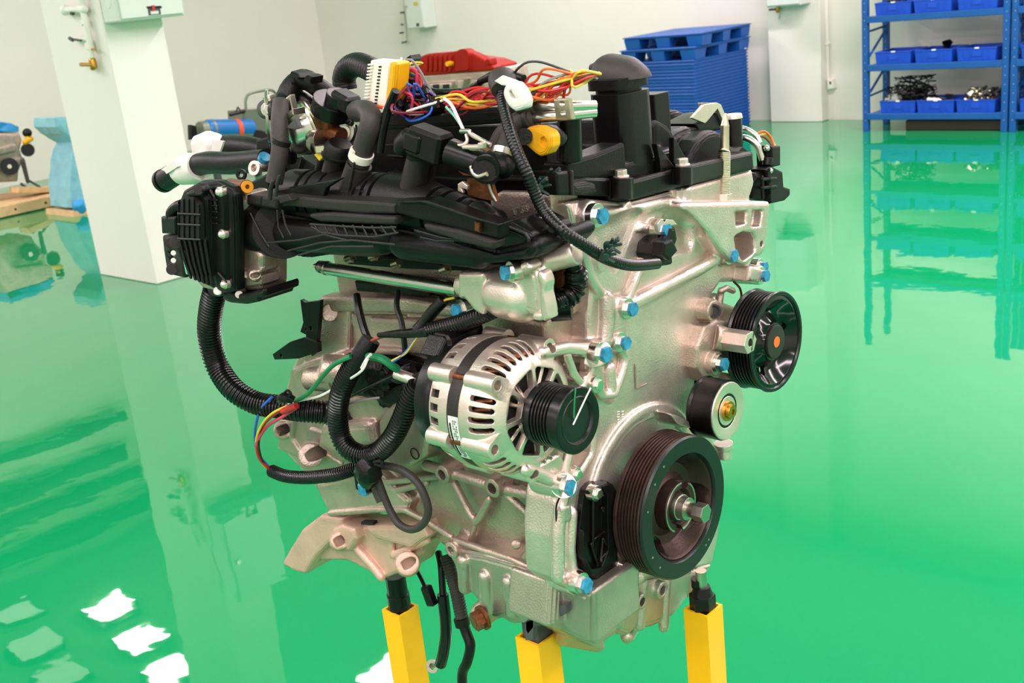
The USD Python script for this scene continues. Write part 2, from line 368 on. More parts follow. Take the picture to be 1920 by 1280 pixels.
pipe('white pipe with a brass tap on the left face of the nearest pillar', [(150, -40), (153, 12), (162, 45), (168, 80), (172, 108)], .019, yp,
     [('tee', U(*ribY(yp, .025, (148, 17), (158, 17))), 'pipe_white'), ('branch', tube(mY((122, 19, yp), (150, 17, yp)), .02, 12, smooth=0), 'pipe_white'), ('branch_cap', ball(at(122, 19, Y=yp), .032), 'pipe_white'),
      ('coupling', tube(mY((157, 38, yp), (160, 46, yp)), .024, 14, smooth=0), 'pipe_white'), ('coupling', tube(mY((166, 80, yp), (169, 92, yp)), .026, 14, smooth=0), 'pipe_white'), ('side_outlet', tube(mY((133, 73, yp), (166, 73, yp)), .012, 10, smooth=0), 'pipe_white'),
      ('nozzle', U(*ribY(yp-.02, .011, (131, 72), (136, 75)), *ribY(yp-.02, .007, (140, 74), (152, 76))), 'dark_steel'), ('band', tube(mY((164, 91, yp), (180, 93, yp)), .007, 10, smooth=0), 'brass'), ('tap', U(*ribY(yp, .022, (173, 113), (176, 124)), *ribY(yp, .017, (174, 127), (175, 125))), 'brass'), ('tap_handle', U(*ribY(yp-.02, .012, (152, 121), (170, 121))), 'brass'), ('valve_box', U(*ribY(yp-.01, .012, (134, 25), (137, 25))), 'dark_steel')])
pipe('thin white pipe with small taps on the far wall left of the small box', [(754, -30), (757, 30), (760, 80)], .014, 9.38,
     [('tap', U(*ribY(9.36, .010, (751, 24), (757, 23))), 'grey_plastic'), ('tap', U(*ribY(9.36, .009, (752, 46), (756, 46))), 'grey_plastic'), ('tap', U(*ribY(9.36, .010, (750, 62), (756, 61))), 'grey_plastic'), ('tap', U(*ribY(9.36, .010, (754, 80), (762, 78))), 'dark_steel')])
pipe('thin white pipe with a brass tap on the flat pilaster left of the blue rack', [(1458, -40), (1458, 10), (1458, 34)], .016, 9.26,
     [('tap', U(*ribY(9.24, .02, (1458, 14), (1458, 20))), 'brass'), ('tap_handle', U(*ribY(9.23, .011, (1443, 18), (1456, 17))), 'dark_steel'), ('bracket', U(*ribY(9.24, .014, (1450, 3), (1460, 2))), 'brass')])
so = thing('wall_socket', 'white wall socket under a thin conduit right of the flat pilaster', 'wall socket')
part(so, 'plate', slabY([(1550, 149), (1562, 148), (1564, 166), (1551, 168)], 9.37, 9.42, .008), 'pipe_white'); part(so, 'conduit', tube(mY((1548, -40, 9.4), (1551, 60, 9.4), (1553, 150, 9.4)), .016, 10, smooth=0), 'pipe_white')
part(so, 'switch', slabY([(1555, 153), (1558, 153), (1558, 158), (1555, 158)], 9.366, 9.37), 'dark_steel'); part(so, 'conduit_collar', tube(mY((1551, 78, 9.4), (1552, 84, 9.4)), .024, 10, smooth=0), 'pipe_white')
# ------------------------------------------------------------------ the engine: block, covers, pan
engine = thing('engine', 'bare four-cylinder car engine with black intake manifold, belt pulleys and alternator on yellow posts', 'engine')
XC, ZC = -.05, 1.03273                                    # front of the timing cover; height of the crank axis
_bolts = []
def flange_bolt(parent, p, d, r=.0065, head=.008, mat='machined', paint='blue_paint', washer=True, name='flange_bolt'):
    """washer face, hexagon head and the dab of torque paint on it"""
    p = np.asarray(p, float); d = np.asarray(d, float)/np.linalg.norm(d)
    m = [hexa(p + d*.002, p + d*(head-.001), r), hexa(p + d*(head-.001), p + d*head, r*.92)]
    if washer: m += [cyl(p - d*.006, p + d*.0025, r*1.55, r*1.5, 24)]
    else: m += [cyl(p - d*.006, p + d*.0025, r*1.2, n=20)]
    b = part(parent, name, U(m), mat)
    if paint: part(b, 'paint_mark', U(hexa(p + d*(head-.0035), p + d*(head+.0006), r*1.04)), paint, 'blue torque paint on the bolt head')
    return b

# cylinder block: body behind the covers and the ribbed side wall that faces us
YB = -.105
blk = [slabY([(586, 566), (700, 562), (870, 580), (1075, 612), (1060, 1078), (975, 1050), (832, 1022), (770, 955), (620, 966), (588, 905), (524, 835), (522, 780), (548, 690), (570, 640)], YB, .10),
       box(-.40, -.075, -.078, .11, 1.20, 1.335)]
blk += [slabY([(598, 556), (760, 560), (880, 580), (880, 598), (760, 588), (596, 584)], YB-.012, YB+.01, .003),      # deck flange
        slabY([(592, 584), (655, 580), (652, 690), (600, 700), (560, 720), (572, 640)], YB-.008, YB+.01, .004, .003),
        slabY([(655, 590), (760, 592), (756, 650), (670, 652)], YB-.004, YB+.01, .002),
        slabY([(690, 596), (865, 604), (860, 640), (800, 668), (700, 655)], YB-.010, YB+.01, .003, .003),
        slabY([(695, 652), (752, 655), (752, 668), (692, 664)], YB-.018, YB, .002),
        slabY([(545, 690), (640, 660), (650, 720), (560, 760)], YB-.02, YB+.02, .005, .004)]
# rear adapter and starter bosses low on the left
blk += [slabY([(516, 842), (524, 795), (556, 772), (640, 770), (700, 790), (700, 850), (640, 868), (600, 872), (560, 862)], YB-.03, YB+.02, .005, .004),
        cyl(at(583, 853, Y=YB-.045), at(583, 853, Y=YB+.0), .0145), cyl(at(530, 806, Y=YB-.036), at(530, 806, Y=YB), .011),
        *ribY(YB-.03, .004, (556, 775), (548, 820), (570, 855)), *ribY(YB-.03, .003, (585, 805), (640, 822), (700, 826)),
        *ribY(YB-.028, .003, (596, 838), (640, 868)),
        slabY([(600, 795), (690, 790), (700, 840), (630, 860), (590, 840)], YB-.042, YB, .008, .006)]
# starter plate with the stamped ring, behind the loop of corrugated tube
blk += [slabY([(742, 745), (790, 760), (802, 812), (798, 855), (768, 876), (738, 878), (714, 862), (708, 790)], YB-.035, YB, .004, .006)]
# shapes under the harness
blk += [cyl(at(600, 690, Y=YB-.05), at(668, 700, Y=YB-.02), .016, .02), cyl(at(578, 710, Y=YB-.05), at(630, 712, Y=YB-.04), .013, .014),
        slabY([(640, 745), (700, 740), (740, 770), (700, 800), (640, 790)], YB-.03, YB, .004, .004)]
# crankcase wall below the alternator: bosses, ribs and webs
for (u, v, r) in ((828, 890, .0105), (922, 916, .0105), (845, 1032, .0095)):
    p = at(u, v, Y=-.13); blk += [cyl(p, p + [0, .06, 0], r, r*1.35)]
blk += ribY(-.118, .006, (800, 872), (870, 893), (935, 914), (1010, 930)) + ribY(-.116, .0045, (852, 905), (880, 960), (893, 975)) + ribY(-.116, .0045, (918, 935), (900, 970), (893, 978))
blk += ribY(-.118, .0045, (948, 925), (985, 958), (1012, 995), (1024, 1040)) + ribY(-.116, .004, (978, 915), (1012, 950), (1034, 980)) + ribY(-.113, .003, (893, 978), (880, 1020)) + ribY(-.113, .003, (985, 960), (992, 1030))
blk += ribY(-.116, .004, (700, 905), (760, 900), (826, 892)) + ribY(-.116, .004, (655, 945), (720, 925), (800, 905)) + ribY(-.12, .004, (620, 962), (700, 955), (760, 955), (800, 975), (845, 1005))
blk += [slabY([(985, 1030), (1022, 1022), (1025, 1062), (985, 1058), (972, 1046)], -.128, -.1, .004, .003), cyl(at(1010, 1053, Y=-.134), at(1010, 1053, Y=-.12), .006), cyl(at(968, 1020, Y=-.124), at(968, 1020, Y=-.11), .005)]
blk += ribY(-.122, .0035, (856, 1012), (905, 1030), (960, 1048), (985, 1060), (1043, 1085))                              # pan rail
blk += [slabY([(588, 905), (700, 880), (770, 940), (762, 962), (620, 970)], YB-.015, YB+.02, .006, .005)]
holes = [holeY(u, v, -.13, r) for u, v, r in ((828, 890, .0058), (922, 916, .006), (845, 1032, .0048))] + [holeY(586, 853, YB-.045, .0078, .04), holeY(530, 806, YB-.036, .0062)]
block_mf = U(blk) ^ box(-1, -.07, -.3, .3, .8, 1.4)
block = part(engine, 'cylinder_block', cast(block_mf, .005, 6, drill=holes), 'cast_block', 'grey cast aluminium cylinder block with ribbed side')
part(block, 'stamped_ring', T(latheP([(0, .0065), (.0008, .0065), (.0008, .0055), (0, .0055)], (0, 0, 0), (0, 0, 1), 24), frame(at(778, 850, Y=YB-.0355), EX, EZ, -EY)), 'dark_void', smooth=False)
part(block, 'starter_screw', U(cyl(at(766, 776, Y=YB-.043), at(766, 776, Y=YB-.03), .006), cyl(at(766, 776, Y=YB-.045), at(766, 776, Y=YB-.03), .0035, n=6)), 'machined')
part(block, 'core_plug', U(cyl(at(618, 586, Y=YB-.014), at(618, 586, Y=YB), .0095), cyl(at(618, 586, Y=YB-.012), at(618, 586, Y=YB), .0105)), 'cast_block')
# timing mark slot on the rear adapter
part(block, 'inspection_slot', slabY([(677, 978), (699, 979), (699, 984), (677, 983)], YB-.022, YB-.015), 'dark_void')

# rear support arm at the bottom left
arm = [slabY([(527, 1056), (545, 1025), (566, 992), (600, 966), (640, 972), (640, 1000), (624, 1012), (596, 1040), (571, 1077), (548, 1070)], -.125, -.06, .004),
       slabY([(600, 966), (680, 985), (760, 990), (795, 1020), (772, 1066), (735, 1080), (712, 1088), (690, 1072), (668, 1060), (650, 1052), (600, 1050), (572, 1075), (560, 1040), (585, 1000)], -.115, -.08, .004, .004),
       slabY([(617, 1010), (622, 992), (640, 984), (662, 992), (668, 1012), (655, 1034), (630, 1034)], -.13, -.1, .004, .004),
       cyl(at(764, 1056, Y=-.135), at(764, 1056, Y=-.09), .0135, .016), cyl(at(636, 1014, Y=-.134), at(636, 1014, Y=-.10), .0105, .013),
       slabY([(680, 985), (790, 985), (800, 1008), (770, 1030), (700, 1010)], -.128, -.09, .005, .003),
       *ribY(-.118, .004, (735, 998), (735, 1040)), *ribY(-.118, .006, (664, 1020), (700, 1060), (715, 1080)), *ribY(-.118, .005, (800, 1012), (740, 1040))]
arm_holes = [holeY(764, 1056, -.135, .0058), holeY(636, 1014, -.134, .006)]
part(engine, 'support_arm', cast(U(arm), .004, 6, drill=arm_holes), 'warm_cast', 'pale cast support arm under the rear of the block')

# oil pan
pan = [slabY([(832, 1026), (905, 1038), (975, 1058), (1043, 1090), (1110, 1112), (1110, 1212), (1085, 1205), (1050, 1180), (985, 1176), (960, 1158), (925, 1165), (905, 1140), (868, 1102), (845, 1055)], -.128, -.05, .008, .004), slabY([(840, 1040), (1080, 1100), (1085, 1200), (985, 1172), (905, 1135)], -.10, .08, .01),
       slabX([(1040, 1086), (1110, 1124), (1160, 1108), (1210, 1082), (1280, 1070), (1345, 1050), (1310, 1110), (1290, 1125), (1262, 1160), (1225, 1178), (1195, 1182), (1178, 1196), (1160, 1190), (1122, 1216), (1098, 1206), (1060, 1184), (1035, 1178)], -.062, -.12, .008, .004),
       hull(ball(at(1120, 1208, X=-.075), .008), ball(at(1080, 1150, X=-.08), .02), ball(at(1060, 1190, X=-.10), .012))]
for u, v, w, h in ((870, 1050, 8, 50), (910, 1080, 10, 60), (955, 1090, 16, 55)):
    pan += ribY(-.128, .008, (u, v), (u+w*.4, v+h))
for u, v, h in ((1165, 1110, 60), (1205, 1092, 80), (1250, 1085, 90), (1300, 1070, 40)):
    pan += ribX(-.064, .006, (u, v), (u-6, v+h))
pan += [cyl(at(1205, 1128, X=-.055), at(1205, 1128, X=-.055) - [.02, 0, 0], .0085, .011), cyl(at(1243, 1107, X=-.055), at(1243, 1107, X=-.055) - [.02, 0, 0], .0095, .012)]
pan += [slabY([(925, 1150), (970, 1152), (985, 1168), (960, 1170)], -.12, -.06, .003), hull(ball(at(905, 1150, Y=-.12), .014), ball(at(940, 1120, Y=-.11), .016)),
        hull(ball(at(1050, 1120, Y=-.11), .006), ball(at(1050, 1138, Y=-.11), .005), ball(at(1062, 1120, Y=-.1), .008)), *ribX(-.062, .004, (1045, 1090), (1080, 1112), (1112, 1124), (1160, 1106), (1205, 1084)), hull(ball(at(1176, 1192, X=-.08), .008), ball(at(1180, 1180, X=-.1), .01))]
pan_holes = [holeX(1205, 1128, -.055, .005), holeX(1243, 1107, -.055, .0056)]
oil_pan = part(engine, 'oil_pan', cast(U(pan), .004, 6, drill=pan_holes), 'oil_pan_metal', 'cast oil pan under the block')
dp = at(908, 1156, Y=-.135); dd = np.array([-.25, -.9, -.1])
part(oil_pan, 'drain_plug', U(cyl(dp, dp + dd*.004, .0135), hexa(dp + dd*.003, dp + dd*.014, .0105), cyl(dp + dd*.014, dp + dd*.0145, .006)), 'copper', 'brownish hexagon drain plug')
part(oil_pan, 'stop_bracket', U(slabY([(985, 1165), (1028, 1142), (1062, 1132), (1062, 1150), (1030, 1165), (1000, 1178), (990, 1190), (985, 1180)], -.135, -.10, .001)), 'dark_steel', 'dark angle bracket at the front corner of the pan')

# timing cover: the big pale casting at the front
cov = [slabX([(1062, 378), (1100, 372), (1178, 380), (1290, 350), (1412, 316), (1416, 345), (1404, 378), (1440, 384), (1438, 425), (1434, 466), (1420, 482), (1408, 490), (1406, 502), (1424, 508), (1428, 524), (1392, 528), (1352, 530), (1336, 552), (1320, 618), (1308, 690), (1300, 760), (1345, 830), (1356, 930), (1348, 1010), (1336, 1058), (1240, 1078), (1180, 1090), (1140, 1106), (1100, 1116), (1060, 1100), (1044, 1086), (1040, 1010), (1043, 940), (1052, 905), (1090, 880), (1110, 850), (1118, 760), (1112, 690), (1104, 640), (1103, 590), (1108, 540), (1092, 490), (1080, 450)], XC, -.09, .004, .004),
       slabX([(1278, 380), (1446, 377), (1444, 400), (1440, 440), (1437, 468), (1428, 480), (1414, 484), (1400, 500), (1372, 492), (1350, 470), (1330, 440), (1300, 410), (1280, 400)], -.03, -.08, .004, .003),
       slabX([(1408, 498), (1430, 503), (1436, 518), (1428, 530), (1405, 528)], -.03, -.06, .003)]
cov += ribX(XC+.004, .0075, (1176, 572), (1240, 540), (1308, 505), (1345, 482), (1362, 470)) + ribX(XC+.003, .006, (1230, 432), (1205, 490), (1172, 566)) + ribX(XC, .006, (1086, 452), (1106, 520), (1122, 548)) \
     + ribX(XC, .005, (1118, 405), (1165, 420), (1225, 430)) + ribX(XC, .006, (1118, 400), (1180, 396), (1250, 378), (1280, 385)) + ribX(XC, .006, (1280, 385), (1300, 410), (1340, 450), (1362, 476))
cov += ribX(XC+.002, .009, (1136, 560), (1136, 600), (1132, 640)) + ribX(XC, .012, (1150, 575), (1152, 620))
cov += ribX(XC+.004, .005, (1170, 590), (1160, 640), (1172, 672), (1165, 700), (1150, 740), (1128, 742), (1118, 718)) + ribX(XC, .008, (1140, 690), (1142, 740))
cov += ribX(XC, .007, (1062, 905), (1050, 950), (1046, 1000), (1046, 1080)) + ribX(XC, .006, (1072, 960), (1068, 1030), (1074, 1085)) + ribX(XC, .005, (1046, 1086), (1085, 1102), (1118, 1112), (1150, 1100), (1200, 1084))
cov += ribX(XC-.01, .007, (1338, 560), (1322, 620), (1310, 690))
for u, v, r, l in ((1112, 404, .0135, .014), (1235, 431, .011, .012), (1172, 577, .012, .012), (1160, 641, .011, .01), (1123, 662, .013, .012), (1117, 720, .008, .012), (1057, 910, .0125, .012), (1086, 1093, .013, .012), (1365, 478, .011, .012), (1428, 516, .011, .014), (1078, 888, .008, .008), (1108, 1094, .006, .006)):
    cov += [bossX(u, v, XC+l-.004, r, l+.02)]
for u, v0, v1, r in ((1166, 376, 398, .009), (1266, 352, 384, .007), (1281, 350, 386, .009)):
    cov += [cyl(at(u, v0, X=XC-.004), at(u, v1, X=XC-.004), r)]
cov += [cyl(at(1078, 404, X=XC-.004), at(1112, 405, X=XC+.004), .0115), slabX([(1055, 950), (1073, 948), (1073, 978), (1056, 980)], XC+.008, XC-.02, .002),
        slabX([(1118, 485), (1138, 478), (1142, 500), (1126, 512)], XC+.004, XC-.01, .001)]
cov += [latheX([(-.08, .084), (XC+.003, .084), (XC+.006, .092), (XC+.005, .100), (-.08, .103)], 0, ZC, 64) ^ box(-1, 1, -.09, .2, ZC+.022, ZC+.2), slabX([(1255, 775), (1275, 780), (1308, 800), (1306, 806), (1270, 796)], XC+.022, XC-.01, .001)]
cut = [slabX([(1380, 442), (1396, 434), (1414, 436), (1420, 448), (1420, 470), (1412, 480), (1396, 490), (1384, 470)], -.028, -.072, 0, .004), holeX(1428, 457, -.03, .0036, .05),
       hull(ball(at(1296, 432, X=XC+.004), .014), ball(at(1268, 412, X=XC+.01), .014), ball(at(1262, 470, X=XC+.012), .014), ball(at(1300, 452, X=XC+.006), .014)),
       hull(ball(at(1205, 415, X=XC+.013), .016), ball(at(1175, 500, X=XC+.014), .016), ball(at(1140, 440, X=XC+.014), .016)),
       slabX([(1130, 490), (1137, 487), (1138, 496), (1131, 500)], 0, XC-.01), slabX([(1380, 396), (1404, 394), (1402, 420), (1384, 424)], -.028, -.045, 0, .003), slabX([(1414, 394), (1434, 393), (1430, 424), (1412, 426)], -.028, -.042, 0, .003), cyl(at(1344, 400, X=0), at(1344, 400, X=-.001), .001)]
cover = part(engine, 'timing_cover', cast(U(cov) - U(cut[0], cut[2], cut[3], cut[5], cut[6]), .0035, 5, drill=[cut[1], cut[4]]), 'cast_aluminium', 'pale cast timing cover across the front of the engine')
lug_void = None
for u, v, x, r in ((1117, 404, XC+.014, .0075), (1238, 431, XC+.012, .0068), (1174, 578, XC+.012, .0068), (1161, 641, XC+.010, .0065), (1124, 662, XC+.016, .0075), (1364, 478, XC+.012, .0068), (1424, 516, XC+.014, .0066), (1422, 499, XC-.004, .006), (1058, 911, XC+.012, .0075), (1088, 1093, XC+.012, .0075)):
    flange_bolt(engine, at(u, v, X=x), EX, r, .0095, 'machined')
for u, v, x, r in ((1117, 720, XC+.012, .0055), (1078, 888, XC+.008, .0045)):
    flange_bolt(engine, at(u, v, X=x), EX, r, .006, 'machined', None)
# cast lettering on the cover
def print_on(parent, name, text, h, o, ex, ey, mat, depth=.0006, bold=False):
    t = meshkit.text_mesh(text, h, depth, bold); ez = np.cross(ex, ey)
    t.apply_transform(np.vstack([frame(o, ex, ey, ez), [0, 0, 0, 1]])); return part(parent, name, t, mat, smooth=False)
L0, L1 = at(1191, 682, X=XC+.001), at(1193, 728, X=XC+.001)
part(cover, 'cast_mark', U(bar(L0, L1, .0008, n=8), bar(L1, at(1212, 719, X=XC+.001), .0008, n=8)), 'cast_block')
part(cover, 'cast_lettering', join([bar(at(u, v, X=XC+.0005), at(u+3, v-1, X=XC+.0005), .0007, n=6) for u in (1158, 1166) for v in range(772, 812, 5)]), 'machined', 'two columns of tiny raised characters')

part(cover, 'seam', tube(aY(-.141, (1050, 930), (1043, 950), (1043, 985), (1040, 1010), (1044, 1040), (1042, 1070), (1046, 1086)), .0009, 6), 'dark_void', 'dark seam between cover and block')
part(cover, 'paint_stripe', cyl(at(1090, 404, X=XC-.004), at(1098, 404.5, X=XC-.002), .0119), 'wire_blue', 'blue paint stripe')
# black chain-tensioner cover beside the crank pulley
tc = [slabX([(1108, 922), (1118, 910), (1140, 902), (1152, 908), (1160, 925), (1160, 1040), (1164, 1060), (1140, 1084), (1122, 1090), (1108, 1080), (1096, 1046), (1096, 1010), (1102, 970)], XC+.014, XC-.004, .003, .003)]
tcm = U(tc) - slabX([(1114, 932), (1138, 915), (1148, 930), (1150, 1035), (1138, 1066), (1118, 1070), (1106, 1040), (1108, 990)], XC+.02, XC+.006, 0, .003)
tcm = U(tcm, ribX(XC+.008, .0016, (1112, 940), (1111, 1030)), ribX(XC+.008, .0016, (1113, 1012), (1140, 990)), ribX(XC+.008, .0018, (1130, 928), (1138, 922), (1144, 950), (1136, 965), (1128, 952)), ribX(XC+.008, .0016, (1130, 1010), (1124, 1062)), ribX(XC+.008, .0016, (1108, 1020), (1122, 1066)))
tcp = part(engine, 'chain_tensioner_cover', tcm, 'black_satin', 'black ribbed access cover left of the crank pulley')
for u, v in ((1116, 924), (1162, 1060)): flange_bolt(tcp, at(u, v, X=XC+.013), EX, .0052, .006, 'machined', None, name='cover_bolt')
# ------------------------------------------------------------------ belt pulleys
def rib_profile(x0, x1, r, n, d):
    """grooved belt track from x0 back to x1"""
    out = []; w = (x0-x1)/n
    for i in range(n):
        a = x0 - i*w
        out += [(a, r), (a-.28*w, r), (a-.5*w, r-d), (a-.64*w, r-d), (a-.86*w, r)]
    return out
cp = group_part(engine, 'crank_pulley', 'large dark brown ribbed crankshaft pulley')
R = .075
part(cp, 'belt_track', latheX([(-.0035, R-.001)] + rib_profile(-.005, -.031, R-.0005, 7, .0032) + [(-.032, R), (-.0345, R), (-.0345, .055), (-.0035, .055)], 0, ZC, 96), 'pulley_brown', 'brown ribbed belt track')
part(cp, 'face_ring', latheX([(-.004, R-.0006), (-.002, R-.0004), (0, R-.002), (0, .0572), (-.002, .0558), (-.006, .055), (-.006, R-.003)], 0, ZC, 96), 'pulley_face', 'dark greenish front ring with small punch dots')
part(cp, 'rubber_ring', latheX([(-.005, .0562), (-.005, .0535), (-.03, .0535), (-.03, .0562)], 0, ZC, 72), 'black_rubber')
web = latheX([(-.003, .0537), (-.006, .0515), (-.013, .0495), (-.021, .043), (-.023, .034), (-.019, .026), (-.013, .022), (-.013, 0), (-.03, 0), (-.03, .0537)], 0, ZC, 72)
wh = []
for a in (100, 222, 340):
    c_ = np.array([0, cos(rad(a))*.0425, sin(rad(a))*.0425 + ZC]); t_ = np.array([0, -sin(rad(a)), cos(rad(a))])
    wh.append(hull(cyl(c_ + t_*.012 + [.01, 0, 0], c_ + t_*.012 - [.05, 0, 0], .0075), cyl(c_ - t_*.012 + [.01, 0, 0], c_ - t_*.012 - [.05, 0, 0], .0075)))
part(cp, 'web', web - U(wh), 'pulley_brown', 'dished brown web with three windows')
hub = [latheX([(-.008, .0265), (-.006, .0255), (-.006, .0195), (-.012, .0165), (-.014, 0), (-.03, 0), (-.03, .0265)], 0, ZC, 40)]
hubm = U(hub) - U(*[cyl((.01, .027*cos(rad(a)), ZC+.027*sin(rad(a))), (-.012, .027*cos(rad(a)), ZC+.027*sin(rad(a))), .0085) for a in (65, 255)])
part(cp, 'hub', hubm, 'pulley_brown')
part(cp, 'hub_rim', latheX([(-.0065, .0268), (-.0045, .0264), (-.0045, .0248), (-.0065, .0244)], 0, ZC, 40) - U(*[cyl((.01, .027*cos(rad(a)), ZC+.027*sin(rad(a))), (-.012, .027*cos(rad(a)), ZC+.027*sin(rad(a))), .0082) for a in (65, 255)]), 'brushed_steel', 'bright worn edge of the hub')
cb = part(cp, 'crank_bolt', U(cyl((-.014, 0, ZC), (-.004, 0, ZC), .0155, .0135), cyl((-.004, 0, ZC), (.004, 0, ZC), .0125, .0115), cyl((.002, 0, ZC), (.021, 0, ZC), .0078), hexa((.013, 0, ZC), (.025, 0, ZC), .0098)), 'brushed_steel', 'pale steel hexagon bolt standing out of the hub')
for a in (118, 136, 160, 205, 222, 300, 306): part(cp, 'punch_dot', cyl((-.001, .066*cos(rad(a)), ZC+.066*sin(rad(a))), (.0004, .066*cos(rad(a)), ZC+.066*sin(rad(a))), .0012, n=10), 'brushed_steel')

WP = at(1457.5, 641.1, X=.002); wy, wz = WP[1], WP[2]; R = .0562
wp = group_part(engine, 'water_pump_pulley', 'glossy black ribbed water pump pulley at the right')
part(wp, 'belt_track', latheX([(.000, R), (.002, R-.0008), (.002, R-.004), (-.002, R-.0065), (-.003, R-.0025)] + rib_profile(-.004, -.027, R-.002, 6, .003) + [(-.029, R), (-.031, R-.001), (-.031, R-.008), (-.003, R-.008), (-.001, R-.0075)], wy, wz, 96), 'pulley_black')
dish = latheX([(.0, R-.005), (.0008, R-.009), (-.004, .043), (-.011, .036), (-.013, .031), (-.006, .0225), (-.002, .021), (-.002, 0), (-.006, 0), (-.010, .021), (-.018, .031), (-.016, .038), (-.008, .046), (-.006, R-.005)], wy, wz, 96)
wh = [cyl((.02, wy+.033*cos(rad(a)), wz+.033*sin(rad(a))), (-.03, wy+.033*cos(rad(a)), wz+.033*sin(rad(a))), .0058) for a in (130, 250, 10)]
part(wp, 'dish', dish - U(wh), 'black_gloss', 'mirror-black pressed dish with round holes')
part(wp, 'hub_cap', latheX([(-.002, .0188), (.0005, .0186), (.001, .0175), (.001, 0), (-.003, 0), (-.003, .0188)], wy, wz, 48), 'grey_plastic', 'grey hub disc')
part(wp, 'paint_dot', noise_push(cyl((.001, wy, wz), (.0016, wy, wz), .0062, n=24), .0004, 200), 'wire_orange', 'orange paint dot')
part(wp, 'pump_body', U(cyl((-.031, wy, wz), (-.075, wy, wz), .026, .036), cyl((-.02, wy, wz), (-.04, wy, wz), .014)), 'cast_block')

ID = at(1365, 770, X=.0); iy, iz = ID[1], ID[2]; R = .0322
idp = group_part(engine, 'idler_pulley', 'smooth black idler pulley with a pale face')
part(idp, 'belt_track', latheX([(-.001, R-.001), (-.003, R), (-.025, R), (-.026, R-.001), (-.029, R+.001), (-.031, R), (-.031, .01), (-.001, .01)], iy, iz, 72), 'black_satin')
part(idp, 'face', latheX([(-.002, R-.001), (.0005, R-.0015), (.001, R-.003), (-.0008, .0185), (-.003, .0175), (-.003, .0165), (-.0005, .0155), (-.001, .0), (-.01, .0), (-.01, R-.001)], iy, iz, 72), 'bright_cast', 'pale ring face')
part(idp, 'seal_ring', latheX([(-.0025, .0178), (-.0015, .0176), (-.0015, .0164), (-.0025, .0162)], iy, iz, 48), 'dark_void')
part(idp, 'centre_bolt', U(cyl((-.002, iy, iz), (.002, iy, iz), .0115, .0105), cyl((.001, iy, iz), (.006, iy, iz), .0078, .0072)) - hexa((.003, iy, iz), (.01, iy, iz), .0032), 'brass', 'brass coloured socket bolt')
# tensioner arm and bracket between the two right-hand pulleys
ta = [slabX([(1322, 612), (1345, 600), (1372, 604), (1385, 618), (1372, 640), (1362, 670), (1352, 700), (1345, 722), (1318, 715), (1306, 690), (1308, 650)], -.036, -.07, .003, .003),
      cyl(at(1338, 632, X=-.04), at(1370, 637, X=-.028), .0145, .0125), bossX(1345, 681, -.028, .0125, .03), bossX(1338, 583, -.034, .011, .03), slabX([(1326, 575), (1345, 560), (1360, 572), (1356, 605), (1330, 612)], -.04, -.075, .003, .002),
      *ribX(-.045, .0035, (1352, 545), (1362, 540), (1374, 545)), bar(at(1352, 545, X=-.05), at(1347, 580, X=-.05), .004), slabX([(1345, 715), (1372, 700), (1380, 716), (1352, 730)], -.034, -.06, .002)]
ten = part(engine, 'tensioner_bracket', cast(U(ta), .0035, 4), 'cast_block', 'grey cast bracket behind the idler')
part(ten, 'hex_spacer', hexa(at(1358, 635, X=-.03), at(1358, 635, X=-.03) + [.032, 0, 0], .0125) - cyl(at(1358, 635, X=-.03) + [.02, 0, 0], at(1358, 635, X=-.03) + [.05, 0, 0], .0045), 'bright_cast', 'hexagon spacer with a hole in its end')
flange_bolt(ten, at(1347, 681, X=-.026), EX, .0068, .009)
part(ten, 'socket_screw', cyl(at(1339, 583, X=-.035), at(1339, 583, X=-.0315), .0075) - cyl(at(1339, 583, X=-.033), at(1339, 583, X=-.02), .005), 'grey_plastic')
part(ten, 'arm_stub', U(cyl(at(1357, 838, X=-.02), at(1357, 858, X=-.02), .0085), cyl(at(1356, 830, X=-.02), at(1357, 840, X=-.02), .0105)), 'bright_cast')
part(ten, 'gasket_strip', U(*ribX(-.055, .004, (1306, 640), (1298, 690), (1300, 710), (1296, 745), (1304, 760))), 'dark_void', 'dark gap along the cover edge')
part(ten, 'wire_clip', tube(aX(-.05, (1376, 528), (1387, 540), (1390, 556), (1384, 568)), .0013), 'copper')

# ------------------------------------------------------------------ alternator
alt = group_part(engine, 'alternator', 'silver ribbed alternator with a black pulley')
AC = at(1084.7, 788.5, X=.006); ay, az = AC[1], AC[2]
def apol(r, a, x): return np.array([x, ay + r*cos(rad(a)), az + r*sin(rad(a))])
R = .0302
pl = part(alt, 'pulley', latheX([(.006, R-.004), (.006, R-.001), (.005, R), (-.004, R), (-.005, R-.002)] + rib_profile(-.006, -.028, R-.0018, 6, .0026) + [(-.030, R-.001), (-.034, R-.001), (-.035, R-.003), (-.036, 0), (.002, 0), (.0025, .0205), (.0055, .0222)], ay, az, 80), 'pulley_black', 'black ribbed overrunning pulley')
part(pl, 'dust_cap', latheX([(.003, .0224), (.0052, .0222), (.006, .0214), (.0055, .0205), (.0035, .0195), (.004, 0), (.001, 0), (.001, .0224)], ay, az, 64), 'pulley_face', 'dark green-black dust cap')
def stroke(parent, name, mat, x, w, *p): return part(parent, name, U(*[bar(a, b, w, n=8) for a, b in zip(aX(x, *p)[:-1], aX(x, *p)[1:])]), mat)
stroke(pl, 'paint_mark', 'white_plastic', .0062, .0009, (1075, 795), (1099, 744), (1107, 728))
stroke(pl, 'paint_mark', 'wire_green', .0062, .0009, (1076, 783), (1077, 750), (1079, 728))
RB = .0625
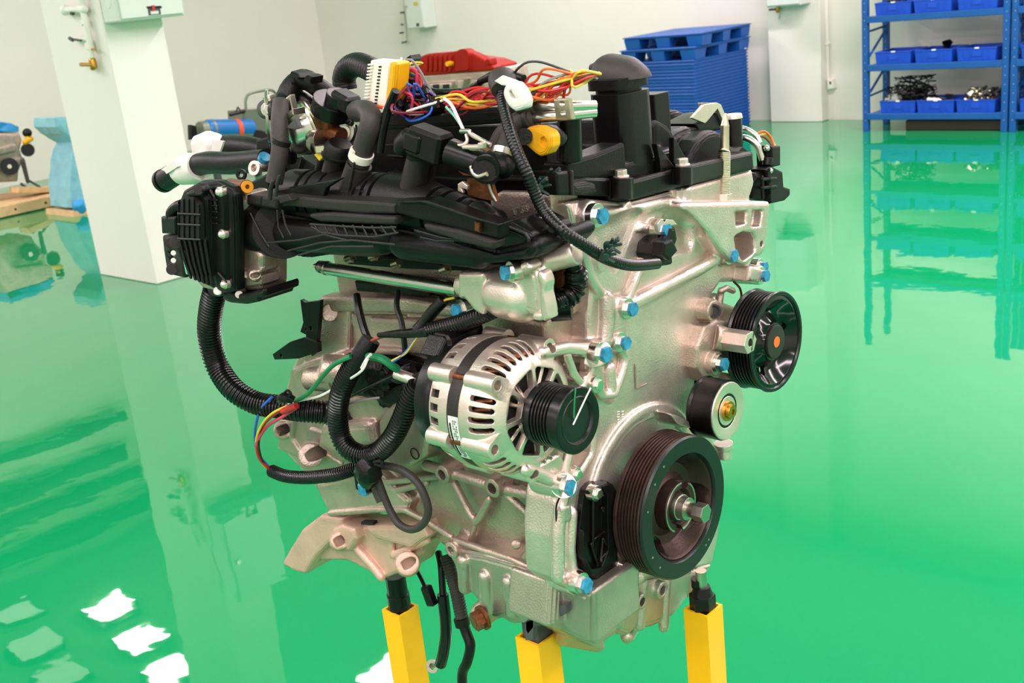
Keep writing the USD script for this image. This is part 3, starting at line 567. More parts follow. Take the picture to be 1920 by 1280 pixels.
prof = [(-.043, .016), (-.040, .018), (-.041, .043), (-.045, .050), (-.052, .0575), (-.060, .0615), (-.080, RB), (-.080, RB-.005), (-.060, RB-.006), (-.055, .0535), (-.049, .047), (-.047, .043), (-.047, .016)]
fb = latheX(prof, ay, az, 72)
ears = [hull(cyl(at(1123, 662, X=-.034), at(1123, 662, X=-.05), .0125), cyl(at(1112, 668, X=-.036), at(1112, 668, X=-.05), .011)),
        *ribX(-.045, .006, (1122, 655), (1060, 652), (1020, 660)), *ribX(-.045, .005, (1118, 672), (1098, 708), (1085, 740)), *ribX(-.046, .0045, (1062, 665), (1075, 700), (1088, 715)),
        *ribX(-.046, .006, (1057, 910), (1010, 888), (985, 880)), *ribX(-.046, .005, (1056, 905), (1062, 870), (1066, 850)), cyl(at(1057, 910, X=-.036), at(1057, 910, X=-.052), .012), slabX([(1000, 880), (1050, 850), (1062, 870), (1052, 918), (985, 896)], -.046, -.056, .002),
        slabX([(1045, 650), (1122, 652), (1110, 690), (1090, 730), (1062, 680)], -.047, -.054, .002)]
lug_a = (138, 196, 258, 62)
ears += [hull(cyl(apol(.0585, a, -.044), apol(.0585, a, -.078), .0085), cyl(apol(.050, a, -.044), apol(.05, a, -.078), .010)) for a in lug_a]
cuts = []
for i in range(8):
    a = 22.5 + i*45
    cuts.append(hull(*[cyl(apol(r, a+s*w, -.02), apol(r, a+s*w, -.052), .003, n=10) for r, w in ((.026, 12), (.0385, 15)) for s in (-1, 1)]))
for i in range(40):
    a = i*9.0
    if any(abs((a-b+180) % 360-180) < 12 for b in lug_a): continue
    e1, e2 = np.array([0, cos(rad(a)), sin(rad(a))]), np.array([0, -sin(rad(a)), cos(rad(a))])
    cuts.append(hull(cyl(apol(.058, a, -.049) - e1*.016, apol(.058, a, -.049) + e1*.02, .0026, n=10), cyl(apol(.058, a, -.066) - e1*.016, apol(.058, a, -.066) + e1*.02, .0026, n=10)))
bore = [cyl(apol(.0585, a, -.03), apol(.0585, a, -.056), .0045) for a in lug_a]
fbm_ = (U(fb, ears) - U(cuts)) - U(bore, hull(*[holeX(u, v, -.047, .002, .03) for u, v in ((1072, 672), (1098, 672), (1094, 695), (1084, 706))]))
part(alt, 'front_bracket', fbm_, 'bright_cast', 'silver front bracket with slots and windows', 40)
part(alt, 'winding', U(*[bar(apol(.0525, a, -.052), apol(.0535, a+5, -.072), .0022, n=8) for a in range(0, 360, 8)]), 'copper', 'dark copper windings behind the slots')
part(alt, 'rotor', U(latheX([(-.052, .044), (-.052, .0), (-.12, 0), (-.12, .056), (-.074, .056), (-.070, .050), (-.058, .050)], ay, az, 48)), 'dark_void')
part(alt, 'fan_blade', U(*[T(box(-.003, .003, .019, .042, -.002, .002, .001), frame((-.050, ay, az), EX, np.array([0, cos(rad(a)), sin(rad(a))]), np.array([0, -sin(rad(a)), cos(rad(a))]))) for a in range(0, 360, 30)]), 'brushed_steel', 'fan blades seen through the windows')
part(alt, 'stator_ring', latheX([(-.079, .0605), (-.081, .0618), (-.0945, .0618), (-.0955, .0605), (-.0955, .04), (-.079, .04)], ay, az, 72), 'grey_plastic', 'dark laminated stator ring')
rb = latheX([(-.095, RB), (-.108, RB), (-.120, .060), (-.126, .054), (-.126, .0), (-.095, 0)], ay, az, 72)
rbc = []
for a in list(range(96, 180, 12)) + list(range(180, 290, 12)):
    if any(abs((a-b+180) % 360-180) < 9 for b in lug_a): continue
    e1 = np.array([0, cos(rad(a)), sin(rad(a))]); e2 = np.array([0, -sin(rad(a)), cos(rad(a))])
    rbc.append(T(box(-.006, .006, -.012, .012, -.0036, .0036), frame(apol(.062, a, -.112), EX, e1, e2)))
rb = U(rb, [hull(cyl(apol(.0605, a, -.095), apol(.0605, a, -.122), .0085), cyl(apol(.05, a, -.095), apol(.05, a, -.122), .010)) for a in lug_a]) - U(rbc)
part(alt, 'rear_bracket', rb, 'bright_cast', 'silver rear bracket', 40)
for a in lug_a: part(alt, 'through_bolt', cyl(apol(.0605, a, -.074), apol(.0605, a, -.1), .0032), 'copper')
part(alt, 'rear_cover', U(latheX([(-.123, .058), (-.128, .0595), (-.143, .057), (-.150, .050), (-.152, 0), (-.123, 0)], ay, az, 64), box(-.15, -.125, ay-.02, ay+.03, az+.035, az+.066, .004),
     slabX([(818, 668), (835, 632), (880, 632), (892, 650), (840, 680)], -.128, -.15, .003)), 'black_satin', 'black plastic rear cover')
lbl = latheX([(-.0805, .0618), (-.0805, .0624), (-.0930, .0624), (-.0930, .0618)], ay, az, 180) ^ hull(*[cyl(apol(r_, a_, -.07), apol(r_, a_, -.1), .0003, n=6) for r_ in (.055, .075) for a_ in (172, 214)])
part(alt, 'label', lbl, 'label_paper', 'small pale type label with rows of fine print')
lab = []
for k, x_ in enumerate((-.0828, -.0848, -.0868)):
    for a in np.arange(175, 211, 2.2):
        if rng.random() < .8: lab.append(bar(apol(.0627, a, x_), apol(.0627, a+1.2, x_), .0003, n=5))
for a in np.arange(178, 209, 3.0): lab.append(bar(apol(.0627, a, -.0905), apol(.0627, a+2.0, -.0905), .0008, n=6))
part(alt, 'label_print', join(lab), 'print_black', smooth=False)
# ------------------------------------------------------------------ cylinder head and valve cover
hd = [box(-.40, -.085, -.085, .12, 1.23, 1.335), slabY([(915, 375), (935, 358), (1078, 362), (1092, 420), (1104, 520), (1104, 606), (1030, 596), (1020, 500), (985, 480), (960, 440), (925, 410)], -.09, -.05, .004, .003),
      slabY([(1020, 500), (1066, 490), (1070, 530), (1028, 535)], -.098, -.08, .002), *ribY(-.092, .005, (1104, 540), (1106, 600), (1060, 610)),
      slabX([(1290, 352), (1404, 322), (1408, 384), (1290, 384)], -.06, -.12, .003, .003), cyl(at(1258, 384, X=-.055), at(1258, 352, X=-.055), .006)]
head = part(engine, 'cylinder_head', cast(U(hd) ^ U(box(-.6, -.062, -.3, .3, 1.2, 1.4), box(-.07, 0, .07, .4, 1.2, 1.4)), .004, 5), 'cast_block', 'brownish cast cylinder head below the black cover')
o = at(961, 404, Y=-.0905)
print_on(head, 'cast_number', '173B-5', .0062, o, np.array([.975, 0, .22])/np.linalg.norm([.975, 0, .22]), np.array([-.22, 0, .975])/np.linalg.norm([-.22, 0, .975]), 'machined')
flange_bolt(engine, at(1012, 430, Y=-.140), np.array([.2, -.97, .1]), .0075, .011, 'machined')
vc = group_part(engine, 'valve_cover', 'black plastic valve cover with a tall front tower and a camshaft hump')
fl = [slabX([(1062, 340), (1100, 330), (1150, 334), (1178, 340), (1290, 310), (1412, 284), (1415, 318), (1290, 348), (1178, 378), (1148, 376), (1145, 368), (1062, 366)], -.047, -.36, .003, .003),
      hull(cyl(at(1165, 333, X=-.04), at(1165, 372, X=-.04), .0105), cyl(at(1165, 333, X=-.06), at(1165, 372, X=-.06), .012)), hull(cyl(at(1280, 312, X=-.04), at(1280, 345, X=-.04), .0095), cyl(at(1280, 312, X=-.06), at(1280, 345, X=-.06), .011))]
part(vc, 'flange', U(fl), 'black_satin')
body = [slabX([(1106, 300), (1150, 290), (1178, 300), (1280, 275), (1290, 316), (1178, 345), (1100, 338)], -.058, -.36, .006, .004), box(-.36, -.07, -.07, .14, 1.34, 1.372, .012)]
# intake-side hump, exhaust-side hump with its rounded front
body += [slabX([(1222, 340), (1224, 225), (1238, 222), (1258, 236), (1272, 262), (1282, 300), (1284, 318)], -.085, -.30, .006, .003),
         slabX([(1286, 312), (1296, 285), (1310, 262), (1328, 247), (1345, 243), (1362, 252), (1374, 272), (1384, 296), (1390, 292), (1400, 300), (1290, 325)], -.064, -.16, .006, .003),
         slabX([(1262, 260), (1275, 245), (1300, 236), (1345, 238), (1350, 300), (1290, 310), (1270, 290)], -.085, -.14, .01, .004),
         slabX([(1256, 290), (1257, 208), (1275, 205), (1295, 215), (1306, 236), (1310, 280)], -.15, -.26, .006, .003)]
bm = cast(U(body), .005, 3)
part(vc, 'shell', bm, 'black_plastic', 'black shell with rounded camshaft humps')
tw0, tw1, tw2 = at(1104, 300, Y=-.068), at(1186, 300, Y=-.068), None
xa, xb = at(1104, 250, Y=-.068)[0], -.058
ztop, zbot = at(1190, 172, X=xb)[2], at(1188, 350, X=xb)[2]
twp = [( xa, -.068), (xb, -.068), (xb, .040), (xa-.02, .055)]
yb = at(1221, 250, X=-.066)[1]
def vprism(x0, x1, y0, y1, z0, z1, r):
    c = CS.square((x1-x0, y1-y0)).translate((x0, y0))
    return rnd(c, r).extrude(z1-z0).translate((0, 0, z0))
y0 = at(1186, 250, X=-.062)[1]-.016
x0 = at(1102, 250, Y=y0)[0]
part(vc, 'tower', U(vprism(x0, -.058, y0, yb, zbot-.01, ztop, .014)), 'black_satin', 'tall black tower with a tan sheen on its rounded corner')
part(vc, 'tower_wing', U(vprism(-.13, -.088, at(1228, 200, X=-.088)[1], at(1257, 200, X=-.088)[1], zbot, at(1250, 172, X=-.088)[2], .002)), 'black_satin')
cap0 = at(1112, 160, Y=y0)
part(vc, 'tower_cap', U(vprism(x0+.002, -.057, y0-.004, yb-.004, ztop+.004, ztop+.0145, .012), vprism(x0+.006, -.062, y0+.002, yb-.008, ztop-.004, ztop+.004, .012)), 'black_plastic')
zc_ = ztop+.0145
ym = (y0+yb)/2
cA, cB = at(1146, 140, Y=ym), at(1172, 142, Y=ym)
dm = [ball([cA[0], ym, zc_+.001], .021, 40), ball([cB[0], ym, zc_-.002], .0215, 40), ball([cB[0]+.008, ym, zc_-.006], .02, 40)]
part(vc, 'boot', hull(*dm) ^ box(-1, 1, -1, 1, zc_-.002, 2), 'grey_rubber', 'dark grey rubber boot on the tower')
part(vc, 'boot_neck', conduit([[cA[0]+.004, ym, zc_+.013], at(1134, 128, Y=ym-.002), at(1114, 138, Y=ym-.004)], .0100, .0034, 18), 'grey_rubber', 'ribbed neck of the boot')
# webs beside the tower, sloping fin on its left, black post
part(vc, 'web', slabX([(1231, 270), (1237, 275), (1268, 318), (1240, 330), (1237, 300)], -.05, -.056), 'black_satin')
part(vc, 'web', slabX([(1263, 258), (1267, 262), (1292, 308), (1284, 312), (1264, 306)], -.052, -.058), 'black_satin')
part(vc, 'fin', U(slabX([(1062, 306), (1084, 298), (1120, 288), (1172, 266), (1176, 330), (1100, 338), (1062, 338)], -.048, -.075, .003, .003)), 'black_plastic')
part(vc, 'post', cyl(at(1068, 300, Y=-.075), at(1068, 218, Y=-.075), .0115, .0105), 'black_satin')
for u, v0, x in ((1165, 333, -.042), (1280, 311, -.042)):
    p = at(u, v0, X=x)
    part(vc, 'cover_bolt', U(cyl(p, p + EZ*.002, .0075), hexa(p + EZ*.0015, p + EZ*.0075, .0058)), 'bright_cast', 'pale hexagon bolt head')
# long black rail along the intake side
part(vc, 'rail', U(slabY([(700, 214), (745, 206), (860, 206), (950, 200), (1000, 202), (1003, 234), (950, 232), (760, 243), (700, 243)], -.085, -.055, .004, .003), slabY([(700, 243), (900, 238), (1020, 235), (1030, 340), (930, 345), (930, 360), (860, 340), (700, 335)], -.075, -.05)), 'black_plastic', 'long black rail')
part(vc, 'cross_rib', slabY([(722, 270), (752, 270), (752, 275), (722, 274)], -.082, -.07, .001), 'grey_plastic')
part(vc, 'cross_rib', slabY([(724, 290), (756, 292), (756, 296), (724, 294)], -.082, -.07, .001), 'grey_plastic')
part(vc, 'cross_rib', slabY([(726, 322), (757, 326), (757, 332), (726, 328)], -.085, -.07, .001), 'grey_plastic')
part(vc, 'ledge', slabY([(920, 332), (1000, 334), (1000, 340), (922, 340)], -.088, -.07, .001), 'grey_plastic')
# lifting eye, stud and top fittings at the right
le = [slabX([(1297, 221), (1320, 196), (1345, 192), (1350, 198), (1327, 226), (1322, 231)], -.085, -.0885), slabX([(1344, 192), (1352, 196), (1368, 236), (1360, 236), (1346, 204)], -.085, -.11)]
e_ = at(1320, 212, X=-.085)
part(vc, 'lifting_plate', U(le) - slabX([(1311, 209), (1318, 206), (1317, 211), (1311, 213)], 0, -.2), 'bright_cast', 'bent pale metal plate with a slot')
part(vc, 'plate_support', slabX([(1302, 232), (1340, 212), (1352, 210), (1364, 240), (1345, 245), (1310, 246)], -.089, -.13, .002), 'black_satin')
pst, psb = at(1374, 222, X=-.10), at(1374, 292, X=-.10)
part(vc, 'sensor_post', U(cyl(psb, pst, .0125, .0105), slabX([(1380, 288), (1392, 275), (1412, 290), (1402, 300), (1380, 300)], -.07, -.1)), 'black_satin')
part(vc, 'post_cap', U(cyl(pst, pst + EZ*.005, .0115, .0105), slabX([(1382, 218), (1388, 220), (1390, 255), (1386, 255)], -.095, -.1)), 'bright_cast', 'pale metal cap of the post')
part(engine, 'mount_stud', U(cyl(at(1357, 374, X=-.05), at(1358, 284, X=-.05), .0065), cyl(at(1358, 284, X=-.05), at(1359, 278, X=-.05), .0065, .0045), cyl(at(1359, 280, X=-.05), at(1359, 236, X=-.05), .0047, .0047), cyl(at(1359, 236, X=-.05), at(1360, 212, X=-.05), .0047, .0016),
     *[cyl(at(1357.0 + (374-v)/90, v, X=-.05), at(1357.0 + (374-v)/90, v-1.2, X=-.05), .0069) for v in np.arange(290, 366, 3.2)]), 'zinc_yellow', 'tall pale threaded stud with a tapered tip')
part(engine, 'stud_nut', hexa(at(1357, 378, X=-.05), at(1357, 363, X=-.05), .0082), 'bright_cast')
part(engine, 'coolant_pipe', tube(mX((1386, 240, -.11), (1400, 243, -.1), (1417, 254, -.09), (1425, 268, -.085)), .0035, 12), 'machined', 'thin bright bent pipe at the right end')
part(engine, 'coolant_pipe', tube(mX((1386, 258, -.10), (1402, 260, -.09), (1420, 274, -.08), (1430, 300, -.075)), .0042, 12), 'machined')
sol = [slabX([(1409, 340), (1418, 325), (1436, 320), (1446, 330), (1448, 372), (1430, 378), (1412, 372)], -.065, -.10, .004, .003), slabX([(1436, 318), (1448, 312), (1468, 322), (1470, 350), (1482, 354), (1482, 366), (1472, 376), (1445, 382), (1440, 340)], -.06, -.09, .002),
       *ribX(-.06, .002, (1428, 336), (1454, 335)), *ribX(-.06, .002, (1428, 352), (1454, 350)), *ribX(-.06, .002, (1429, 332), (1430, 372)), *ribX(-.06, .002, (1442, 318), (1444, 362))]
part(engine, 'control_solenoid', U(sol), 'black_plastic', 'black solenoid at the right end of the head')
part(engine, 'solenoid_plug', U(slabX([(1446, 273), (1464, 273), (1464, 310), (1448, 314)], -.065, -.085, .002), cyl(at(1438, 310, X=-.07), at(1440, 296, X=-.07), .006)), 'black_satin')
part(engine, 'solenoid_screw', ball(at(1444, 320, X=-.06), .0035), 'machined'); part(engine, 'solenoid_screw', ball(at(1438, 278, X=-.07), .004), 'machined')
part(engine, 'pressure_sensor', U(slabX([(1408, 345), (1400, 350), (1398, 362), (1408, 366)], -.06, -.08, .002)), 'blue_paint')
# camshaft position sensor on the cover
cs_ = [slabX([(1234, 456), (1252, 440), (1256, 424), (1268, 424), (1272, 448), (1262, 478), (1264, 496), (1240, 500), (1230, 478)], XC+.024, XC, .004, .003), slabX([(1246, 455), (1262, 448), (1272, 470), (1256, 488), (1244, 478)], XC+.034, XC+.02, .002)]
part(engine, 'camshaft_sensor', U(cs_), 'black_satin', 'black camshaft sensor on the upper cover')
part(engine, 'sensor_tab', slabX([(1232, 420), (1240, 410), (1262, 412), (1270, 421), (1254, 423), (1246, 440), (1236, 440)], XC+.017, XC+.013) - cyl(at(1246, 413, X=.1), at(1246, 413, X=-.2), .0012), 'bright_cast')

# oil dipstick handle and metal pipes with their clip
dk = at(1004, 265, Y=-.12)
hd_ = slabY([(978, 246), (990, 238), (1006, 239), (1026, 248), (1032, 258), (1032, 276), (1024, 290), (1012, 294), (1002, 288), (984, 272)], -.125, -.112, .003, .004)
hd_ = hd_ - slabY([(1008, 260), (1016, 256), (1022, 266), (1016, 278), (1008, 272)], -.128, -.122, 0, .002)
dp_ = group_part(engine, 'dipstick', 'oil dipstick with a yellow loop handle')
part(dp_, 'handle', hd_, 'yellow_plastic', 'yellow handle')
part(dp_, 'collar', cyl(at(983, 256, Y=-.13), at(983, 256, Y=-.113), .0072, .0068), 'tape_black')
part(dp_, 'tube', tube(mY((1020, 252, -.11), (1036, 250, -.10), (1050, 262, -.09)), .0075), 'grey_plastic')
part(engine, 'heater_pipe', tube(mY((985, 196, -.10), (1020, 198, -.10), (1060, 199, -.095), (1116, 198, -.07)), .0048, 14), 'machined', 'bright metal pipe under the clip plate')
part(engine, 'heater_pipe', tube(mY((985, 222, -.105), (1010, 220, -.105), (1050, 217, -.10), (1116, 210, -.07)), .0048, 14), 'machined')
cl = slabY([(1037, 186), (1067, 184), (1073, 224), (1042, 225)], -.111, -.107, .001) - U(cyl(at(1054, 194, Y=-.2), at(1054, 194, Y=0), .0022), cyl(at(1056, 211, Y=-.2), at(1056, 211, Y=0), .0022))
part(engine, 'pipe_clip', cl, 'zinc_yellow', 'pale clip plate with two holes')
for pts_, r_ in ((((1000, 195), (986, 197), (972, 200)), .0085), (((1001, 220), (985, 224), (970, 232), (945, 255), (930, 285), (918, 300)), .0098)):
    part(engine, 'hose', tube([at(u, v, Y=-.105-.02*(i/6)) for i, (u, v) in enumerate(pts_)], r_, 18), 'grey_rubber', 'grey rubber hose end on the metal pipe')
part(engine, 'hose_ring', tube(mY((999, 196, -.105), (993, 196.5, -.105)), .0096, 18, smooth=0), 'grey_plastic'); part(engine, 'hose_ring', tube(mY((999, 221, -.108), (992, 223, -.108)), .0108, 18, smooth=0), 'grey_plastic')
part(engine, 'hose', tube(mY((962, 235, -.115), (955, 258, -.125), (945, 285, -.135), (938, 300, -.14)), .0085, 18), 'grey_rubber')
part(engine, 'hose_clamp', tube(mY((944, 279, -.134), (941, 291, -.137)), .0098, 20, smooth=0), 'brushed_steel', 'bright spring clamp'); part(engine, 'hose_clamp', tube(mY((919, 281, -.128), (916, 291, -.13)), .011, 20, smooth=0), 'copper')
# ------------------------------------------------------------------ intake manifold and throttle body
im = group_part(engine, 'intake_manifold', 'black plastic intake manifold along the near side')
ple = [slabY([(470, 392), (520, 390), (600, 404), (740, 416), (800, 430), (925, 466), (990, 452), (1000, 470), (985, 490), (900, 500), (800, 492), (700, 474), (640, 474), (602, 482), (562, 488), (520, 472), (478, 458), (466, 425)], -.185, -.10, .012, .006),
       hull(ball(at(545, 436, Y=-.175), .020), ball(at(720, 446, Y=-.175), .016), ball(at(700, 455, Y=-.16), .014)), hull(ball(at(760, 454, Y=-.175), .016), ball(at(900, 474, Y=-.17), .014))]
part(im, 'plenum', cast(U(ple), .005, 6), 'black_plastic', 'black lower plenum')
part(im, 'flange_band', U(slabY([(478, 372), (536, 366), (605, 373), (680, 377), (742, 382), (742, 401), (680, 401), (600, 393), (536, 386), (520, 392), (470, 388)], -.20, -.15, .002, .002)), 'grey_plastic', 'dark grey joint flange')
part(im, 'flange_band', slabY([(566, 402), (620, 399), (742, 407), (742, 422), (680, 420), (600, 416)], -.204, -.16, .002, .002), 'grey_plastic')
part(im, 'flange_band', slabY([(742, 379), (786, 376), (860, 398), (936, 421), (936, 449), (880, 436), (742, 400)], -.20, -.188, .002, .002), 'black_plastic')
part(im, 'flange_band', slabY([(786, 418), (860, 432), (926, 452), (926, 468), (880, 458), (800, 432)], -.204, -.19, .002, .002), 'grey_plastic')
part(im, 'flange_gap', slabY([(889, 415), (899, 418), (899, 436), (889, 432)], -.2035, -.199, .001), 'copper')
# rib lattice of the plenum
lat = []
top_ = [(582, 420), (640, 424), (700, 427), (742, 426)]; bot_ = [(596, 434), (640, 441), (700, 444), (746, 436)]
for L in (top_, bot_): lat.append(L)
for i in range(9):
    u = 590 + i*18; lat.append([(u, 421+.5*i), (u+9, 436 + 8*sin(pi*min(i/8, 1)) * .9)])
lat += [[(500, 455), (560, 450), (620, 437)], [(540, 470), (600, 455), (660, 450), (740, 458)], [(560, 478), (620, 462), (700, 462)], [(470, 400), (490, 440), (505, 462)], [(585, 425), (610, 440), (650, 450)], [(530, 395), (535, 420), (545, 440)], [(520, 395), (522, 425), (532, 445)]]
for L in lat: part(im, 'rib', U(*ribY(-.206, .0011, *L)), 'grey_plastic')
part(im, 'rib', U(*ribY(-.2, .0016, (780, 432), (830, 446), (880, 452))), 'black_satin'); part(im, 'rib', U(*ribY(-.2, .0016, (790, 445), (820, 452), (850, 452))), 'black_satin')
# rounded upper lid with grooves, rising runners
A_ = [at(555, 366, Y=-.155), at(660, 372, Y=-.155), at(760, 384, Y=-.155), at(930, 428, Y=-.155)]
C_, s_ = resample(spline(A_, 10), .0012)
Rl = np.full(len(C_), .027); uu = np.array([(CM @ (c - CAM))[0]/(CM @ (c - CAM))[2]*FPX+960 for c in C_])
for g in (592, 608, 632, 686, 700, 714, 728, 826, 846, 872): Rl[np.abs(uu-g) < 2.6] = .0225
Rl *= np.interp(uu, [800, 930], [1, .62]); lid = sweep(C_, Rl, 36)
part(im, 'lid', lid, 'black_plastic', 'rounded upper lid with deep grooves')
part(im, 'lid_hump', U(hull(ball(at(900, 404, Y=-.175), .013, 28), ball(at(918, 418, Y=-.178), .012, 28))), 'black_plastic')
part(im, 'lid_fin', slabY([(516, 356), (560, 348), (640, 334), (612, 352), (604, 376), (560, 366), (518, 360)], -.19, -.185, .001), 'black_satin', 'triangular fin')
part(im, 'lid_fin', slabY([(735, 378), (786, 376), (800, 376), (892, 408), (936, 421), (935, 424), (880, 410), (790, 380), (736, 381)], -.207, -.19, .001), 'black_satin')
part(im, 'lid_hole', latheP([(0, .0075), (.0015, .0075), (.0015, .005), (0, .005)], at(690, 355, Y=-.17), (0, -.3, 1), 24), 'grey_plastic')
for pts_, r_, nm in ((((655, 376, -.165), (664, 345, -.165), (674, 308, -.165)), (.0145, .0138, .0125), 'runner_stub'), (((618, 352, -.15), (625, 320, -.15), (634, 282, -.15)), (.0118, .0112, .0108), 'runner_stub'),
                     (((768, 378, -.16), (776, 340, -.16), (788, 284, -.16)), (.0128, .0118, .0108), 'runner_stub'), (((600, 340, -.14), (608, 310, -.14), (614, 288, -.14)), .0085, 'runner_stub'), (((800, 345, -.14), (806, 320, -.14), (812, 290, -.14)), .0052, 'runner_stub')):
    part(im, nm, tube(mY(*pts_), r_, 22), 'grey_plastic' if r_ != .0085 else 'black_plastic', 'upright pipe stub')
part(im, 'stub_base', U(hull(ball(at(655, 372, Y=-.165), .015, 24), ball(at(668, 378, Y=-.17), .013, 24))), 'grey_plastic')
part(im, 'stub_base', hull(ball(at(770, 380, Y=-.16), .017, 24), ball(at(752, 384, Y=-.165), .014, 24)), 'grey_plastic')
part(im, 'stub_rib', U(*ribY(-.178, .0013, (650, 372), (657, 340), (664, 306))), 'grey_plastic')
p0, p1 = at(633, 292, Y=-.152), at(638, 268, Y=-.152)
part(im, 'stub_cap', U(hull(cyl(p0, p0 + (p1-p0)*.75, .0160, .0142), cyl(p0, p1, .011)), cyl(p0, p0 + (p1-p0)*.25, .0168)), 'black_plastic', 'ribbed rubber cap on the second stub')
part(engine, 'breather_hose', tube(mY((674, 306, -.165), (682, 275, -.165), (693, 240, -.165), (696, 222, -.163), (690, 210, -.158), (678, 207, -.15), (668, 209, -.142)), .0102, 20), 'grey_rubber', 'dark grey breather hose bent over the manifold')
part(engine, 'spring_clamp', U(tube(mY((675, 297, -.1655), (679, 285, -.1655)), .0118, 22, smooth=0), tube(mY((660, 291, -.175), (663, 281, -.175)), .003, 10, smooth=0)), 'white_plastic', 'pale clamp on the breather hose')
# elbow plug, purge valve, brackets
part(engine, 'elbow_plug', tube(mY((788, 292, -.16), (784, 272, -.162), (772, 262, -.164), (760, 268, -.166), (756, 284, -.166)), (.0125, .0125, .0115, .011, .009), 18), 'black_plastic')
a_, b_ = at(800, 268, Y=-.165), at(852, 288, Y=-.16)
d_ = (b_-a_)/np.linalg.norm(b_-a_); e1_, e2_, _ = axes(d_)
pv = group_part(engine, 'purge_valve', 'black purge valve with its plug')
part(pv, 'plug', obox((a_+b_)/2 - d_*.012, d_, e1_, e2_, .036, .024, .028, .003), 'black_plastic', 'black plug housing')
part(pv, 'plug_slot', obox((a_+b_)/2 - d_*.022 - EY*.002, d_, e1_, e2_, .018, .025, .017, .002), 'black_satin')
part(pv, 'valve_body', U(cyl(b_ - d_*.004, b_ + d_*.034, .0125), cyl(b_ + d_*.032, b_ + d_*.044, .0135)), 'black_satin')
part(pv, 'end_ring', latheP([(0, .0125), (.004, .0125), (.004, .009), (0, .009)], at(912, 316, Y=-.165), (.5, -.85, -.1), 32), 'black_plastic')
part(pv, 'end_boss', U(cyl(at(912, 316, Y=-.155), at(912, 316, Y=-.168), .0115), cyl(at(940, 312, Y=-.15), at(915, 305, Y=-.155), .009), ball(at(943, 312, Y=-.15), .011)), 'black_plastic')
part(pv, 'valve_clip', tube(mY((884, 312, -.172), (888, 324, -.174), (898, 331, -.175), (913, 326, -.174)), .0022, 10), 'brushed_steel')
brk = [slabY([(876, 335), (905, 338), (918, 330), (922, 345), (932, 378), (900, 372), (878, 365), (872, 350)], -.155, -.1515), slabY([(850, 312), (880, 316), (886, 330), (868, 328)], -.16, -.157)]
part(engine, 'valve_bracket', U(brk), 'copper', 'thin brownish sheet bracket')
part(engine, 'bracket_edge', tube(mY((924, 318, -.157), (916, 340, -.157), (921, 360, -.156), (930, 378, -.155)), .0016, 8), 'brushed_steel')
part(engine, 'wire_spring', tube(mY((864, 246, -.16), (880, 246, -.16), (884, 252, -.16), (920, 272, -.155)), .0021, 10), 'brushed_steel', 'bent wire clip')
part(engine, 'wire_spring', tube(mY((874, 252, -.16), (876, 264, -.162), (868, 272, -.163), (856, 273, -.163), (862, 280, -.163), (895, 280, -.16)), .0016, 8), 'bright_cast')
part(engine, 'clip_plate', slabY([(864, 273), (895, 272), (895, 268), (905, 268), (905, 279), (895, 281), (866, 280)], -.168, -.163, .001), 'bright_cast')
part(engine, 'clip_plate', slabY([(858, 345), (866, 340), (876, 348), (876, 356), (864, 352), (868, 362), (858, 358)], -.165, -.162, .0005), 'bright_cast')
# right end of the manifold where it meets the head
part(im, 'mount_arm', U(slabY([(930, 424), (952, 418), (985, 436), (994, 444), (992, 470), (985, 490), (950, 478), (925, 472)], -.175, -.12, .005, .004), slabY([(990, 440), (1030, 418), (1050, 440), (1045, 470), (990, 482)], -.13, -.11, .004, .003)), 'black_satin')
part(im, 'arm_edge', U(*ribY(-.176, .0015, (937, 418), (985, 437), (992, 448), (990, 476))), 'grey_plastic')
# shadowy underside: injector rail and its pale fittings
part(engine, 'injector_rail', U(slabY([(645, 474), (760, 480), (880, 500), (1000, 486), (1000, 500), (900, 510), (760, 505), (650, 496)], -.12, -.08, .003), slabY([(664, 527), (740, 530), (806, 540), (805, 556), (745, 552), (668, 546)], -.12, -.09, .002), slabY([(836, 545), (858, 548), (858, 570), (838, 566)], -.115, -.09)), 'black_plastic')
for u, v in ((655, 484), (742, 494), (833, 505), (884, 490), (700, 480)):
    part(engine, 'injector_fitting', U(cyl(at(u-4, v+2, Y=-.135), at(u+7, v-2, Y=-.135), .0045), ball(at(u+6, v+3, Y=-.135), .003)), 'zinc_yellow' if u != 884 else 'tape_black')

# ---- throttle body
tb = group_part(engine, 'throttle_body', 'throttle body with a black motor cover at the left end')
YT = -.235
cov_ = [slabY([(342, 356), (372, 340), (404, 340), (430, 352), (437, 366), (440, 420), (441, 546), (420, 552), (392, 540), (362, 526), (348, 505), (338, 470), (330, 430), (330, 388), (336, 370)], YT+.010, YT+.022, .005, .003),
        slabY([(345, 360), (378, 352), (392, 372), (396, 520), (372, 528), (352, 508), (340, 460), (332, 400)], YT, YT+.02, .006, .004), slabY([(396, 372), (402, 350), (415, 350), (420, 380), (424, 530), (404, 540), (398, 500)], YT+.006, YT+.02, .003, .002),
        slabY([(345, 362), (366, 352), (378, 356), (376, 368), (350, 370)], YT-.006, YT+.01, .003, .002)]
part(tb, 'motor_cover', cast(U(cov_), .004, 2), 'black_plastic', 'black ribbed motor cover')
for i in range(6): part(tb, 'cover_fin', U(*ribY(YT-.001, .0016, (338+i*9.5, 452), (347+i*9.2, 490+2*i), (358+i*8.2, 520+3*i))), 'black_satin')
part(tb, 'grid_panel', slabY([(334, 392), (342, 374), (352, 368), (362, 370), (371, 384), (374, 400), (374, 449), (335, 446)], YT-.006, YT, .001), 'dark_void', 'dark panel behind the grid')
for i in range(5): part(tb, 'grid_bar', U(*ribY(YT-.007, .0009, (334.5+i*9.7, 382 - (8 if 0 < i < 4 else -2)), (335+i*9.7, 447))), 'black_plastic')
